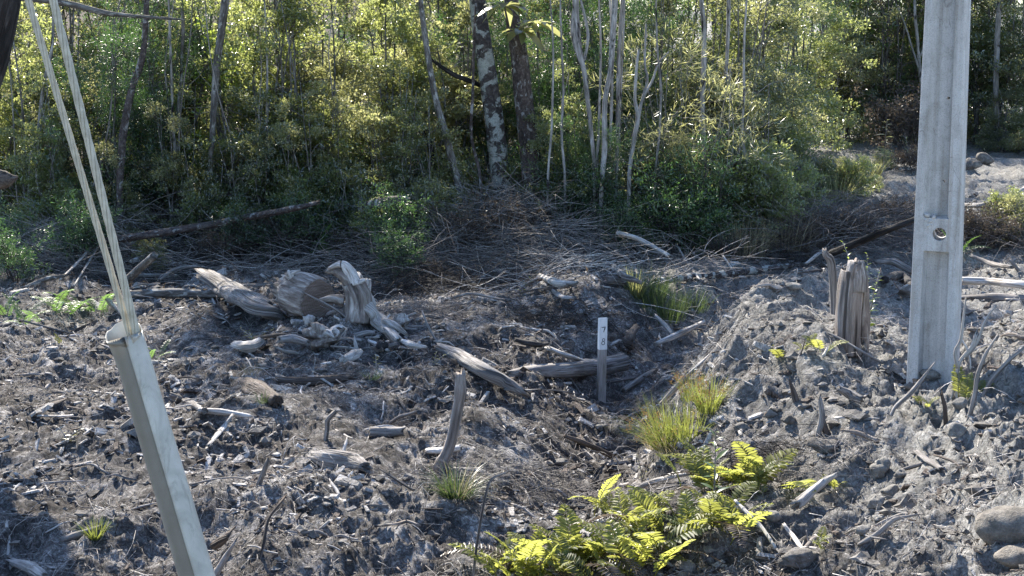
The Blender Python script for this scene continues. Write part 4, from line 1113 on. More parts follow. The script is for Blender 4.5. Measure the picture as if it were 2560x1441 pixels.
trunk_tree('lichen_tree', [(1192, -20), (1204, 90), (1222, 200), (1236, 300), (1247, 400), (1262, 520), (1268, 575)], 17.4, [38, 42, 44, 46, 48, 54, 60], 'lichenbark',
           'thick trunk mottled with white lichen, left of the central pair', top=5.6, crscale=.8, sides=28, n=110, lm='the thick white lichen trunk', rough=.05)
t_ = trunk_tree('epiphyte_tree', [(1283, 60), (1296, 130), (1305, 220), (1318, 330), (1330, 440), (1342, 530), (1350, 575)], 17.1, [34, 40, 44, 46, 50, 56, 62], 'darkbark',
           'dark rough trunk with big leaved plants at its top, right of the central pair', crown=False, sides=28, n=110, rough=.06, flute=.12)
trunk_tree('slim_tree', [(1050, -20), (1060, 70), (1075, 170), (1090, 250), (1112, 330), (1130, 400), (1150, 480), (1174, 560)], 16.9, [12, 14, 15, 16, 18, 19, 19, 22], 'bark',
           'slim dark trunk leaning left beside the thick lichen trunk', sides=14, n=70, lm='the leaning slim trunk')
trunk_tree('pale_tree', [(1438, -20), (1442, 60), (1450, 130), (1462, 190), (1470, 260), (1478, 330), (1486, 420), (1486, 540)], 16.5, [16, 14, 14, 12, 11, 11, 9, 9], 'palebark',
           'slender pale stem standing first right of the central pair', sides=10, forks=[(((1452, 160), (1438, 110), (1432, 60), (1440, 0)), (10, 13, 12, 9)), (((1456, 170), (1470, 90), (1452, 0)), (7, 8, 6))], lm='the pale stems right of the pair', crown=False)
trunk_tree('pale_tree', [(1538, -20), (1532, 80), (1527, 170), (1512, 260), (1512, 370), (1504, 460), (1503, 560)], 16.4, [16, 15, 13, 12, 14, 12, 12], 'palebark',
           'pale streaked stem with a charred middle, in the clump of thin stems', sides=10, crscale=.8)
trunk_tree('pale_tree', [(1558, -20), (1550, 90), (1546, 190), (1544, 290), (1543, 370), (1540, 470)], 16.6, [10, 10, 10, 9, 9, 8], 'palebark', 'thinner pale stem close behind the charred middle stem', sides=8, crown=False)
trunk_tree('pale_tree', [(1596, 130), (1590, 190), (1588, 250), (1595, 295), (1585, 350), (1574, 430), (1572, 510), (1566, 570)], 16.3, [6, 7, 8, 12, 11, 10, 10, 11], 'palebark',
           'forked white stem splitting in two at half height', sides=10, crown=False, snag=True, forks=[(((1596, 298), (1606, 250), (1632, 200), (1645, 160), (1672, 130)), (9, 7, 6, 5, 3)), (((1615, 60), (1612, 160), (1618, 200), (1602, 260)), (4, 6, 6, 6))], lm='the forked white stem')
trunk_tree('pale_tree', [(1752, -20), (1759, 60), (1760, 150), (1757, 230), (1757, 300), (1762, 420), (1760, 560)], 16.9, [11, 12, 12, 12, 11, 10, 10], 'palebark', 'straight pale thin stem above the bamboo clump', sides=10, lm='the straight pale stem', crscale=.8)
trunk_tree('pale_tree', [(1822, -20), (1821, 60), (1817, 150), (1812, 230), (1806, 300), (1800, 400), (1800, 560)], 17.2, [10, 10, 9, 9, 10, 10, 9], 'palebark', 'crooked grey stem right of the straight pale stem', sides=8, crown=False)
trunk_tree('bark_tree', [(565, -20), (553, 80), (541, 170), (535, 270), (530, 350), (526, 430), (522, 520), (523, 600)], 16.6, [20, 19, 18, 16, 14, 12, 12, 13], 'bark', 'grey trunk with dark rings, tallest stem right of the guy wires', sides=14, lm='the tall ringed trunk on the left')
trunk_tree('bark_tree', [(362, 90), (352, 160), (333, 210), (320, 265), (307, 340), (303, 400), (300, 440), (300, 520)], 16.3, [14, 17, 17, 18, 19, 18, 18, 16], 'darkbark', 'dark crooked trunk with white flecks right of the wires', sides=12, lm='the crooked flecked trunk')
trunk_tree('bark_tree', [(452, -20), (458, 60), (455, 140), (452, 210), (446, 270), (448, 340), (436, 420), (432, 560)], 17.2, [8, 9, 9, 8, 9, 8, 8, 8], 'bark', 'thin grey stem between the crooked and the tall ringed trunk', sides=8, crown=False)
trunk_tree('bark_tree', [(530, 0), (524, 90), (522, 140), (505, 220), (490, 300), (474, 370)], 18.0, [6, 6, 6, 7, 6, 6], 'bark', 'very thin stem leaning beside the tall ringed trunk', sides=8, crown=False)
trunk_tree('bark_tree', [(134, 40), (128, 130), (112, 200), (103, 260), (95, 330), (78, 385), (72, 500)], 16.8, [7, 8, 8, 9, 8, 7, 7], 'palebark', 'thin pale stem seen behind the left guy wire', sides=8, crown=False)
trunk_tree('bark_tree', [(430, 230), (432, 300), (436, 360), (440, 430), (440, 540)], 17.0, [7, 8, 8, 9, 9], 'palebark', 'short pale stem right of the crooked flecked trunk', sides=8, crown=False)
trunk_tree('bark_tree', [(2500, -20), (2495, 60), (2492, 140), (2490, 220), (2492, 305), (2492, 400)], 26.5, [12, 13, 14, 13, 14, 14], 'palebark', 'pale trunk standing on the far bank right of the concrete pole', sides=10, crscale=.9)
trunk_tree('bark_tree', [(2288, 40), (2293, 90), (2300, 180), (2310, 260), (2312, 395)], 27.2, [7, 8, 9, 9, 9], 'palebark', 'thin branching grey tree just left of the top of the pole', sides=8, crown=False, forks=[(((2300, 180), (2280, 120), (2262, 60), (2240, 10)), (6, 5, 4, 3)), (((2298, 150), (2318, 90), (2330, 20)), (5, 4, 3))])
trunk_tree('dead_snag', [(1056, 305), (1065, 330), (1078, 380), (1088, 440), (1100, 500), (1105, 560)], 17.2, [8, 14, 15, 16, 18, 20], 'burnt', 'short charred dead snag left of the leaning slim trunk', sides=10, snag=True)
trunk_tree('dead_stump', [(1886, 415), (1888, 450), (1890, 500), (1890, 590)], 16.6, [26, 34, 38, 42], 'burnt', 'thick dark dead stump among the bushes right of the bamboo', sides=14, snag=True, rough=.15, flute=.2, lm='the thick dark dead stump')
def beam(name, pix, Ys, w, mat, label, cat='branch', jag=.03, n=30):
    P = [at(px, py, Y) for (px, py), Y in zip(pix, Ys)]; s = proj(P[0])[2] / FPX * .5
    G = Geo(); tube(G, P, [x * s for x in w], 12, n, .1, .1, (jag, jag)); b = min(P, key=lambda p: p[2])
    solid(name, G, M[mat], b, label, cat)
for i_, (x0, x1, x2, w_, lab) in enumerate(((1400, 1408, 1412, 7, 'thin pale stem nearest right of the dark trunk'), (1497, 1500, 1492, 7, 'short pale stem hard by the charred middle stem'),
        (1524, 1530, 1522, 8, 'thin white stem right of the charred middle stem'), (1562, 1552, 1556, 6, 'thin white stem left of the forked white stem'), (1640, 1652, 1638, 6, 'crooked thin stem between the forked stem and the bamboo'),
        (1868, 1860, 1872, 7, 'thin pale stem above the thick dark dead stump'), (1190, 1182, 1200, 8, 'thin dark stem hugging the left side of the lichen trunk'), (660, 668, 655, 6, 'thin pale stem among the bushes above the split slab'), (1375, 1382, 1370, 6, 'slight pale stem hugging the right of the dark trunk'))):
    trunk_tree('pale_tree' if 'dark stem' not in lab else 'dark_stem', [(x0, -20), (x0 + (x1 - x0) * .5 + 4 * math.sin(i_), 110), (x1, 230), (x1 - 4, 340), (x2, 440), (x2, 560)], 16.5 + .12 * (i_ % 4), [w_ * .6, w_ * .8, w_ * .9, w_, w_, w_ * 1.1], 'palebark' if 'dark stem' not in lab else 'darkbark', lab, sides=8, crown=False, rough=.1)
beam('leaning_branch', [(1066, 140), (1100, 165), (1140, 190), (1196, 212), (1215, 240), (1230, 560)], [17.4, 17.5, 17.6, 17.8, 17.9, 18.0], [6, 9, 12, 12, 9, 6], 'burnt', 'dark bent branch reaching between the slim trunk and the lichen trunk')
beam('leaning_log', [(1928, 305), (1955, 360), (1985, 410), (2005, 445), (2024, 468), (2040, 560)], [19.6, 19.0, 18.4, 18.0, 17.7, 17.2], [9, 12, 14, 16, 18, 16], 'bark', 'grey trunk leaning left over the bushes on the right of the forest edge', 'log')
beam('overhead_branch', [(-30, -10), (120, 2), (180, 12), (250, 30), (310, 38), (410, 46), (460, 50)], [15.2, 15.3, 15.4, 15.5, 15.7, 16, 16.2], [14, 14, 16, 15, 10, 8, 4], 'bark', 'long grey branch reaching across the top left corner of the picture')

# dark gnarled trunk at the left edge
def left_trunk():
    Y = 9.5
    P = [at(-60, 980, Y), at(-110, 760, Y), at(-120, 560, Y), at(-90, 330, Y), at(-50, 120, Y), at(-20, -20, Y), at(0, -160, Y)]
    P[0][2] = hz(P[0][0], P[0][1]) - .1
    s = proj(P[1])[2] / FPX * .5
    f = P[0].copy(); f[2] += .1
    t = thing('gnarled_tree', 'dark charred gnarled trunk entering at the upper left edge', 'tree', f)
    G = Geo(); tube(G, P, [120 * s, 100 * s, 96 * s, 92 * s, 130 * s, 130 * s, 120 * s], 26, 60, .14, .25, hollow=0); local(G, f); part('trunk', G, M['burnt'], t)
    G = Geo(); tube(G, [at(-110, 480, Y), at(-40, 452, Y - .05), at(10, 450, Y - .1), at(40, 446, Y - .1)], [60 * s, 56 * s, 44 * s, 10 * s], 14, 20, .2, .3, (0, .02)); local(G, f); part('broken_limb', G, M['brown'], t)
left_trunk()

# large leaved plants growing on the dark trunk: every leaf its own piece
def big_leaf_mesh(L, W_):
    G = Geo(); n = 9; s = np.linspace(0, 1, n); wv = W_ * .5 * (np.sin(np.pi * s ** 1.25) ** .8) ; wv[0] = .004; wv[-1] = .001
    x = s * L; z = -.55 * L * s ** 2.0
    mid = np.stack([x, 0 * x, z], 1)
    e = .18
    a = np.stack([x, wv, z + e * wv], 1); b = np.stack([x, -wv, z + e * wv], 1)
    v = np.vstack([a, mid, b]); i = np.arange(n - 1)
    G.add(v, np.vstack([np.stack([i, i + 1, i + 1 + n, i + n], 1), np.stack([i + n, i + n + 1, i + 2 * n + 1, i + 2 * n], 1)]))
    return G.mesh('leaf', M['leaf_yellow'])
BL = [big_leaf_mesh(.32, .105), big_leaf_mesh(.27, .09), big_leaf_mesh(.35, .115)]
for (px, py, n, lab) in ((1262, 20, 15, 'upper whorl of drooping bright broad leaves at the top of the dark trunk'), (1303, 80, 13, 'lower whorl of drooping bright broad leaves on the dark trunk'), (1342, 62, 10, 'right hand whorl of hanging broad leaves beside the dark trunk')):
    c = at(px, py, 16.6)
    t = thing('leafy_whorl', lab, 'plant', c, 'big leaved plants on the dark trunk')
    G = Geo(); tube(G, [np.array([0.05, .3, -.25]), np.array([0.02, .1, -.1]), np.zeros(3)], [.018, .014, .01], 6, 8); part('stem', G, M['bark'], t)
    for i in range(n):
        az = i / n * 6.283 * 1.0 + rng.random() * .5
        link('leaf', BL[i % 3], t, loc=(0, 0, .02 * rng.random()), rot=(rng.normal() * .2, -rng.uniform(-.15, .65), az), scale=rng.uniform(.8, 1.15))

# forest rows
def where_f(px, Y): return at(px, 600, Y)[0]
front = [(300, 16.5, 'yellow2', .5), (430, 16.6, 'small3', .5), (575, 16.5, 'yellow2', .6), (640, 16.3, 'small1', .5), (720, 16.5, 'yellow2', .62), (830, 16.6, 'small3', .55), (930, 16.8, 'yellow2', .7), (1000, 16.6, 'small1', .55), (1080, 17.0, 'yellow2', .7), (1390, 16.9, 'small1', .55), (1470, 16.9, 'dark2', .6), (1590, 17.0, 'dark2', .6), (110, 16.5, 'small1', .55), (1960, 17.3, 'yellow2', .4), (30, 17.2, 'small1', 1.05), (175, 17.9, 'small3', 1.0), (285, 17.0, 'dark2', 1.0), (400, 17.6, 'dark1', 1.0), (480, 18.3, 'small1', .95), (590, 17.9, 'broad', 1.0), (655, 17.3, 'small1', 1.05), (745, 17.2, 'small2', .9), (790, 18.1, 'small3', 1.0),
         (985, 17.9, 'small1', .95), (1060, 18.3, 'small3', 1.05), (1165, 18.5, 'small3', .9), (1255, 18.8, 'dark1', .9), (1390, 18.6, 'dark2', .95), (1450, 18.7, 'dark1', 1.0), (1530, 19.0, 'dark2', .9), (1610, 18.9, 'dark1', 1.0),
         (1675, 18.2, 'small2', .8), (1745, 18.8, 'small3', .95), (1845, 18.2, 'small3', 1.0), (1845, 19.4, 'small1', 1.0), (1890, 20.2, 'small3', .9), (1705, 16.9, 'bamboo', .95), (1800, 17.4, 'yellow2', .85), (1850, 17.3, 'yellow2', .7), (1880, 17.6, 'yellow2', .6),
         (690, 18.8, 'broad', 1.1), (350, 18.6, 'broad', 1.0)]
second = [(-60, 19.6, 'small1', 1.1), (110, 20.2, 'small3', 1.1), (245, 19.8, 'small1', 1.1), (360, 20.4, 'small2', 1.1), (560, 20.2, 'small3', 1.2), (720, 20.6, 'small3', 1.15), (905, 22.4, 'dark2', 1.0), (1010, 20.4, 'small3', 1.15), (1110, 20.6, 'small1', 1.1),
          (1330, 20.4, 'small3', 1.0), (1470, 20.8, 'small1', 1.1), (1580, 21.0, 'small3', 1.0), (1690, 21.2, 'dark1', 1.1), (1790, 21.4, 'small3', 1.2), (1840, 21.6, 'broad', 1.1), (440, 21.2, 'small1', 1.1), (830, 21.0, 'small3', 1.1), (1220, 21.0, 'small1', 1.1), (620, 19.4, 'dark2', 1.0)]
rightb = [(2060, 27.6, 'small3', 1.1), (2120, 28.4, 'small1', 1.2), (2185, 28.2, 'broad', 1.3), (2235, 27.6, 'dead', 1.1), (2290, 28.6, 'small1', 1.2), (2370, 29.0, 'small3', 1.3), (2440, 27.4, 'small1', 1.2), (2520, 27.8, 'small3', 1.15), (2600, 26.6, 'small3', 1.2),
          (2490, 26.2, 'yellow2', .6), (2575, 25.2, 'yellow2', .6), (2620, 25.4, 'yellow2', .9), (2270, 25.6, 'low_dead', 1.4), (2700, 28, 'small1', 1.2), (1990, 25.6, 'small1', 1.15), (2050, 28.6, 'dark1', 1.3), (2170, 29.6, 'dark2', 1.5), (2330, 28.0, 'dark1', 1.2), (2420, 29.5, 'dark2', 1.5), (1930, 23.6, 'dark1', 1.1), (2250, 30.0, 'small2', 1.4)]
SOL = {}
def lm_label(key, px, Y):
    base = SH[key][1]
    zone = [(-300, 90, 'at the left edge behind the wires'), (90, 230, 'behind the guy wires'), (230, 330, 'just right of the guy wires'), (330, 480, 'behind the crooked flecked trunk'), (480, 580, 'beside the tall ringed trunk'), (580, 700, 'right of the tall ringed trunk'),
            (700, 820, 'above the broad split slab'), (820, 950, 'above the twisted root'), (950, 1080, 'left of the leaning slim trunk'), (1080, 1210, 'left of the thick lichen trunk'), (1210, 1300, 'behind the central pair of trunks'), (1300, 1420, 'right of the central pair of trunks'),
            (1420, 1500, 'behind the first pale stem'), (1500, 1570, 'behind the clump of thin stems'), (1570, 1640, 'behind the forked white stem'), (1640, 1720, 'left of the straight pale stem'), (1720, 1780, 'behind the straight pale stem'), (1780, 1870, 'right of the straight pale stem'),
            (1870, 1960, 'behind the thick dark dead stump'), (1960, 2060, 'beside the leaning grey trunk'), (2060, 2160, 'left on the far bank'), (2160, 2250, 'over the dark hollow on the far bank'), (2250, 2400, 'behind the concrete pole'), (2400, 2490, 'just right of the concrete pole'), (2490, 2580, 'at the right edge on the far bank'), (2580, 3000, 'beyond the right edge')]
    z = [q for a, b, q in zone if a <= px < b][0]
    near = 'front' if Y < 18.6 else 'second' if Y < 22.5 else 'far'
    for pre in ('', 'taller ', 'narrower ', 'thinner '):
        s = pre + base + ' in the ' + near + ' row ' + z if Y < 24.5 else pre + base + ' ' + z
        if len(s.split()) > 16: s = pre + base + ' ' + z
        if s not in _used: _used[s] = 1; return s
    return s
for lst, grp in ((front, 'trees and bushes along the forest edge'), (second, 'trees and bushes along the forest edge'), (rightb, 'bushes on the far bank')):
    for px, Y, key, sc in lst:
        x = where_f(px, Y)
        place(key, SH[key][0], lm_label(key, px, Y), 'tree' if 'tree' in SH[key][0] else 'bush', x, Y, rng.random() * 6.28, sc * rng.uniform(.95, 1.05), grp)

# low growth in front of the forest, placed where the picture shows it
lows = [(15, 640, 'low_dark', .6), (200, 665, 'low_dark', .7), (60, 545, 'low_dark', 1.0), (120, 560, 'low_small', .9), (230, 640, 'low_dark', .7), (370, 668, 'low_yellow', .45), (300, 560, 'low_dark', .9), (470, 560, 'low_small', .8), (610, 570, 'low_dark', 1.0), (700, 560, 'low_dark', .9),
        (690, 632, 'low_dead', 0.56), (760, 600, 'low_small', .8), (850, 590, 'low_dark', 1.0), (880, 652, 'low_dead', 0.43), (940, 570, 'low_small', .9), (1010, 580, 'low_dark', .9), (560, 652, 'low_dead', 0.5), (630, 650, 'low_dark', .7), (1080, 702, 'low_dead', 0.31), (1000, 650, 'low_dark', .8),
        (1390, 560, 'low_dark', 1.1), (1450, 590, 'low_dark', 1.0), (1540, 590, 'low_dark', .9), (1610, 600, 'low_dark', 1.0), (1690, 620, 'low_dark', 1.2), (1740, 640, 'low_dark', 1.0), (1640, 560, 'low_yellow', 1.2), (1790, 580, 'low_small', 1.1), (1880, 590, 'low_small', 1.1),
        (1960, 560, 'low_yellow', .7), (2000, 550, 'low_small', .7), (1330, 602, 'low_dead', 0.62), (1250, 612, 'low_dead', 0.68), (1180, 632, 'low_dead', 0.62), (2000, 632, 'low_dead', 0.5), (2080, 616, 'low_dead', 0.55), (2140, 610, 'low_dead', 0.5), (2240, 560, 'low_dead', 0.4),
        (2470, 622, 'low_dead', 0.56), (2430, 602, 'low_dead', 0.5), (2560, 610, 'low_yellow', .7), (2515, 590, 'low_small', .6), (2100, 490, 'low_yellow', .45), (2110, 450, 'low_yellow', .4), (2190, 480, 'low_yellow', .3), (2140, 500, 'low_small', .6), (1960, 500, 'low_small', .8),
        (2050, 480, 'low_small', .5), (1560, 520, 'low_small', .9), (1130, 560, 'low_small', .9), (820, 545, 'low_small', 1.0), (640, 600, 'low_small', .9), (720, 590, 'low_small', .9), (880, 600, 'low_small', .9), (930, 640, 'low_small', .7), (790, 640, 'low_dark', .8), (500, 610, 'low_small', .7), (160, 600, 'low_small', .8), (1010, 700, 'low_dark', .6), (1300, 560, 'low_small', .9), (1480, 560, 'low_small', .9), (1580, 640, 'low_dark', .7), (1750, 600, 'low_small', .9), (1850, 560, 'low_small', 1.0), (1930, 600, 'low_small', .8), (40, 700, 'low_dark', .6), (1090, 600, 'low_yellow', .8), (960, 545, 'low_yellow', .9), (690, 545, 'low_yellow', .8), (380, 560, 'low_dark', .9), (530, 600, 'low_small', .6), (1420, 642, 'low_dead', 0.43), (1820, 652, 'low_dead', 0.37), (2210, 425, 'low_yellow', .4), (2280, 432, 'low_dead', 0.5)]
for px, py, key, sc in lows:
    p = gp(px, py)
    lab = unique_label([SH[key][1], 'small ' + SH[key][1], 'ragged ' + SH[key][1]], p)
    place(key, SH[key][0], lab, 'bush', p[0], p[1], rng.random() * 6.28, sc, 'low growth before the forest')

# the wood behind, read as one mass
def backdrop():
    C = []; 
    for i in range(7200):
        if i == 5000: rng_lo, rng_hi = .04, .45
        elif i == 0: rng_lo, rng_hi = -.62, .66
        u = rng.uniform(rng_lo, rng_hi); y = rng.uniform(22.6, 31); x = u * y
        if x > 4.2: y = rng.uniform(29.0, 35); x = u * y
        gz = float(Hs(x, y)); C.append([x, y, gz + 7.4 * rng.random() ** .9])
    C = np.array(C)
    keep = vnoise(C[:, 0] * .8, C[:, 2] * .8 + C[:, 1] * .3, 22) > .33
    C = C[keep]; G = Geo(); per = 26; n = len(C) * per
    P = np.repeat(C, per, 0) + norm(rng.normal(size=(n, 3))) * (.42 * rng.random((n, 1)) ** .5)
    leaves(G, P, rand_dirs(n, .2), rand_dirs(n, 1.0), rng.uniform(.06, .11, n), rng.uniform(.035, .06, n), .2)
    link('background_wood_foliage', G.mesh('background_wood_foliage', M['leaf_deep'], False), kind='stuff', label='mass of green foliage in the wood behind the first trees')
    W = Geo(); m = 26
    u = rng.uniform(-.6, .64, m); y = rng.uniform(22, 33, m); y = np.where(u * y > 4.2, rng.uniform(28.5, 35, m), y); x = u * y
    P0 = np.stack([x, y, Hs(x, y) - .1], 1); D = norm(np.stack([rng.normal(size=m) * .08, rng.normal(size=m) * .08, np.ones(m)], 1))
    twigs(W, P0, D, rng.uniform(4, 7, m), rng.uniform(.02, .06, m), .04, sides=5, rings=5)
    link('background_wood_stems', W.mesh('background_wood_stems', M['bark']), kind='stuff', label='crowd of thin grey stems standing in the wood behind')
backdrop()

# thin bare saplings along the edge, one by one
SM = []
for i in range(5):
    G = Geo(); P = [np.array([0, 0, -.1])]
    for k in range(5): P.append(P[-1] + np.array([rng.normal() * .09, rng.normal() * .05, .62]))
    tube(G, P, [.011, .006], 6, 18)
    for k in range(5):
        o = P[1 + k % 5]; a = rng.random() * 6.28
        tube(G, [o, o + np.array([math.cos(a) * .2, math.sin(a) * .2, .22]), o + np.array([math.cos(a) * .32, math.sin(a) * .32, .55])], [.005, .002], 4, 6)
    SM.append(G.mesh('bare_sapling', M['palebark' if i % 2 else 'twig']))
for i in range(13):
    px = [60, 110, 170, 215, 260, 395, 415, 470, 500, 610, 640, 745, 800, 860, 905, 955, 1010, 1195, 1375, 1405, 1425, 1462, 1518, 1556, 1612, 1630, 1650, 1680, 1725, 1785, 1850, 1905, 1950, 2005][i % 34] + rng.uniform(-14, 14)
    Y = rng.uniform(16.3, 18.4); x = where_f(px, Y); p = np.array([x, Y, hz(x, Y)])
    link('bare_sapling', SM[i % 5], None, loc=p, rot=(rng.normal() * .1, rng.normal() * .13, rng.random() * 6.28), scale=rng.uniform(.7, 1.25), label=unique_label(['thin bare sapling', 'bent bare sapling', 'forked bare sapling'], p), cat='sapling', group='thin bare saplings at the forest edge')

# ------------------------------------------------------------------ brush piles
def brush_pile(px, py, w, h, dpt, n, mat, label, L=(.3, 1.0), r=.0032, arch=.35, up=.25):
    h *= .62; n = int(n * (.45 if mat == 'pale' else .9)); arch *= .6; c = gp(px, py); G = Geo()
    x = c[0] + rng.normal(size=n) * w * .45; y = c[1] + rng.normal(size=n) * dpt * .45
    e = np.exp(-((x - c[0]) / w) ** 2 * 1.5)
    z = H(x, y) + rng.random(n) ** 1.3 * h * e
    a = rng.normal(size=n) * .8 + np.where(rng.random(n) < .5, 0, math.pi); 
    D = np.stack([np.cos(a), np.sin(a) * .8, rng.normal(size=n) * up + .05], 1)
    twigs(G, np.stack([x, y, z], 1), D, rng.uniform(*L, n), r * rng.uniform(.5, 1.8, n), arch, rings=5)
    C0 = G.v[-1].reshape(n, 5, 3, 3).mean(2)
    for q_ in (1, 2, 3):
        s_ = rng.random(n) < .75; pr0 = C0[s_, q_]; dd = norm(C0[s_, q_ + 1] - C0[s_, q_]) + rng.normal(size=(int(s_.sum()), 3)) * .55
        twigs(G, pr0, dd, rng.uniform(L[0] * .3, L[1] * .35, int(s_.sum())), r * .6 * rng.uniform(.5, 1.3, int(s_.sum())), arch * .7, rings=3)
    o = solid('brush_pile', G, M[mat], c, label, 'brushwood', 'piles of dead brushwood')
    landmark('the ' + label.split(' lying ')[0].split(' heaped ')[0], c)
brush_pile(110, 640, 1.0, .55, .9, 420, 'twig', 'bleached tangle of sticks heaped at the far left', L=(.3, 1.1))
brush_pile(330, 585, .8, .5, .8, 240, 'twig', 'loose grey twig tangle lying behind the guy wires')
brush_pile(240, 690, .8, .3, .5, 200, 'twig', 'scattered long twigs lying under the left ferns', L=(.3, .9))
brush_pile(480, 660, 1.4, .3, .9, 240, 'pale', 'bleached long twigs lying behind the thin level log', L=(.3, 1.2), arch=.2)
brush_pile(860, 690, 1.0, .4, .7, 150, 'twig', 'pale loose twigs lying behind the twisted root', L=(.3, 1.1))
brush_pile(1480, 690, 1.5, .35, .8, 300, 'pale', 'bleached scattered branches lying above the ditch head', L=(.2, .9), arch=.25)
brush_pile(1230, 690, 1.0, .4, .7, 200, 'pale', 'bleached wispy twigs lying on the central brushwood', L=(.3, .9), arch=.4)
brush_pile(1800, 700, 1.0, .25, .6, 160, 'twig', 'grey twigs lying round the pale banded trunk', L=(.2, .8))
brush_pile(560, 630, 1.1, .4, .9, 300, 'darktwig', 'dark twig heap lying behind the broad split slab')
brush_pile(700, 640, .9, .4, .7, 260, 'browntwig', 'brown leaf and twig heap lying behind the sawn block')
brush_pile(1180, 640, 1.2, .75, 1.0, 620, 'twig', 'grey arching brushwood heaped below the central trunks', L=(.4, 1.3), arch=.5)
brush_pile(1340, 620, 1.0, .8, .9, 520, 'twig', 'dry wispy brushwood heaped right of the central trunks', L=(.4, 1.2), arch=.45)
brush_pile(1240, 580, .7, .9, .7, 320, 'twig', 'tall dry brushwood heaped against the lichen trunk', L=(.3, 1.0), arch=.5, up=.5)
brush_pile(1100, 720, .8, .3, .6, 260, 'darktwig', 'dark fallen twigs lying right of the twisted root')
brush_pile(1090, 800, .5, .22, .35, 260, 'twig', 'ball of pale fine rootlets lying right of the pale slab', L=(.1, .35), r=.0025, arch=.6)
brush_pile(1540, 650, 1.0, .5, .8, 360, 'twig', 'grey twig tangle lying above the ditch', L=(.3, 1.0))
brush_pile(1700, 600, .9, .6, .8, 280, 'browntwig', 'dry twig tangle lying under the bamboo clump')
brush_pile(2060, 600, 1.0, .6, .7, 440, 'twig', 'grey dead bramble heaped behind the tall broken stump', L=(.4, 1.2), arch=.5)
brush_pile(2190, 590, .8, .4, .6, 340, 'browntwig', 'reddish brown dead bush heap lying left of the pole', L=(.3, .9), arch=.5)
brush_pile(2255, 530, .6, .2, .4, 160, 'browntwig', 'light brown dry bush heap lying on the far slope', L=(.3, .9), arch=.5)
brush_pile(2460, 600, .9, .4, .7, 300, 'browntwig', 'dark brown dead bramble lying right of the pole')
brush_pile(1930, 650, .8, .3, .5, 200, 'darktwig', 'thin dark twigs lying on the pale banded trunk')
brush_pile(1390, 800, .7, .18, .5, 260, 'darktwig', 'matted dark rootlets lying behind the slanting smooth log', L=(.1, .4), r=.003, arch=.5)
brush_pile(1180, 1210, .35, .12, .3, 140, 'twig', 'matted roots lying around the foot of the crooked root', L=(.08, .3), r=.002, arch=.5)
brush_pile(1400, 1230, .5, .15, .3, 220, 'twig', 'pale frayed roots lying in the ditch above the ferns', L=(.08, .3), r=.002, arch=.5)
brush_pile(1900, 1150, .4, .12, .25, 160, 'darktwig', 'dark dead fronds lying right of the upper foreground fern', L=(.08, .3), r=.002, arch=.5)
brush_pile(2090, 1150, .35, .12, .25, 120, 'twig', 'fine roots lying in the dark hollow', L=(.08, .25), r=.0015, arch=.5)

# ------------------------------------------------------------------ ferns
def frond_mesh(L, pairs, pl, arch, mat, w=.016, name='frond', curl=.25):
    G = Geo(); n = 14; s = np.linspace(0, 1, n)
    el = 1.15 - arch * s * 1.6
    x = np.concatenate([[0], np.cumsum(np.cos(el[:-1]) * L / (n - 1))]); z = np.concatenate([[0], np.cumsum(np.sin(el[:-1]) * L / (n - 1))])
    P = np.stack([x, 0 * x, z], 1); tube(G, P, [.0035, .0012], 4, n)
    t = np.linspace(.16, .985, pairs)
    T = norm(np.gradient(P, axis=0))
    for sd in (-1, 1):
        px = np.stack([np.interp(t, s, P[:, k]) for k in range(3)], 1); tx = norm(np.stack([np.interp(t, s, T[:, k]) for k in range(3)], 1))
        side = np.array([0, sd, 0.0]); nr = norm(np.cross(tx, side) * sd)
        ln = pl * np.sin(np.pi * np.clip(t * .86 + .12, 0, 1)) ** .7 * rng.uniform(.9, 1.08, pairs)
        D = norm(side[None] + tx * .42 + nr * -.28 * sd * 0 + rng.normal(size=(pairs, 3)) * .07 + np.array([0, 0, .12]))
        leaves(G, px, D, nr + rng.normal(size=(pairs, 3)) * .2, ln, np.full(pairs, w) * rng.uniform(.85, 1.1, pairs), .22, six=True)
    return G.mesh(name, M[mat], True)
FR = [frond_mesh(.36, 16, .088, a, 'leaf_fern', .020) for a in (.45, .6, .75, .9)] + [frond_mesh(.30, 14, .075, a, 'leaf_fern', .018) for a in (.5, .8)]
FD = [frond_mesh(.75, 34, .11, a, 'leaf_ferndark', .014) for a in (.45, .65, .85)]
M['frond_brown'] = M['leaf_dead']
FB = [frond_mesh(.40, 20, .06, a, 'leaf_dead', .012) for a in (.9, 1.1)]
def fern(px, py, n, sc, label, kinds=None, fan=None, spread=.05, lm=None, dead=0, tilt=0.0, grp='green ferns'):
    c = gp(px, py); t = thing('fern', label, 'fern', c, grp)
    if lm: landmark(lm, c)
    K = kinds or FR
    for i in range(n):
        az = (i / n) * 6.283 + rng.normal() * .3 if fan is None else rng.uniform(*fan)
        o = link('frond', K[int(rng.integers(len(K)))], t, loc=(rng.normal() * spread, rng.normal() * spread, -.01), rot=(rng.normal() * .25, rng.normal() * .2 + tilt, az), scale=sc * .84 * rng.uniform(.65, 1.1))
    for i in range(dead):
        link('dead_frond', FB[i % 2], t, loc=(rng.normal() * spread, rng.normal() * spread, 0), rot=(rng.normal() * .3, .4 + rng.normal() * .2, rng.random() * 6.28), scale=sc)
    return t
UPL, UPR = (R(100), R(200)), (R(-20), R(80))
fern(1325, 1440, 19, 1.1, 'big bright fern at the bottom edge, left end of the foreground ferns', spread=.09, dead=3, lm='the big bottom ferns')
fern(1420, 1425, 18, 1.1, 'big bright fern at the bottom edge with yellowing middle', spread=.10, dead=5)
fern(1545, 1430, 16, 1.1, 'big bright fern at the bottom edge, right end of the foreground ferns', spread=.10, dead=3)
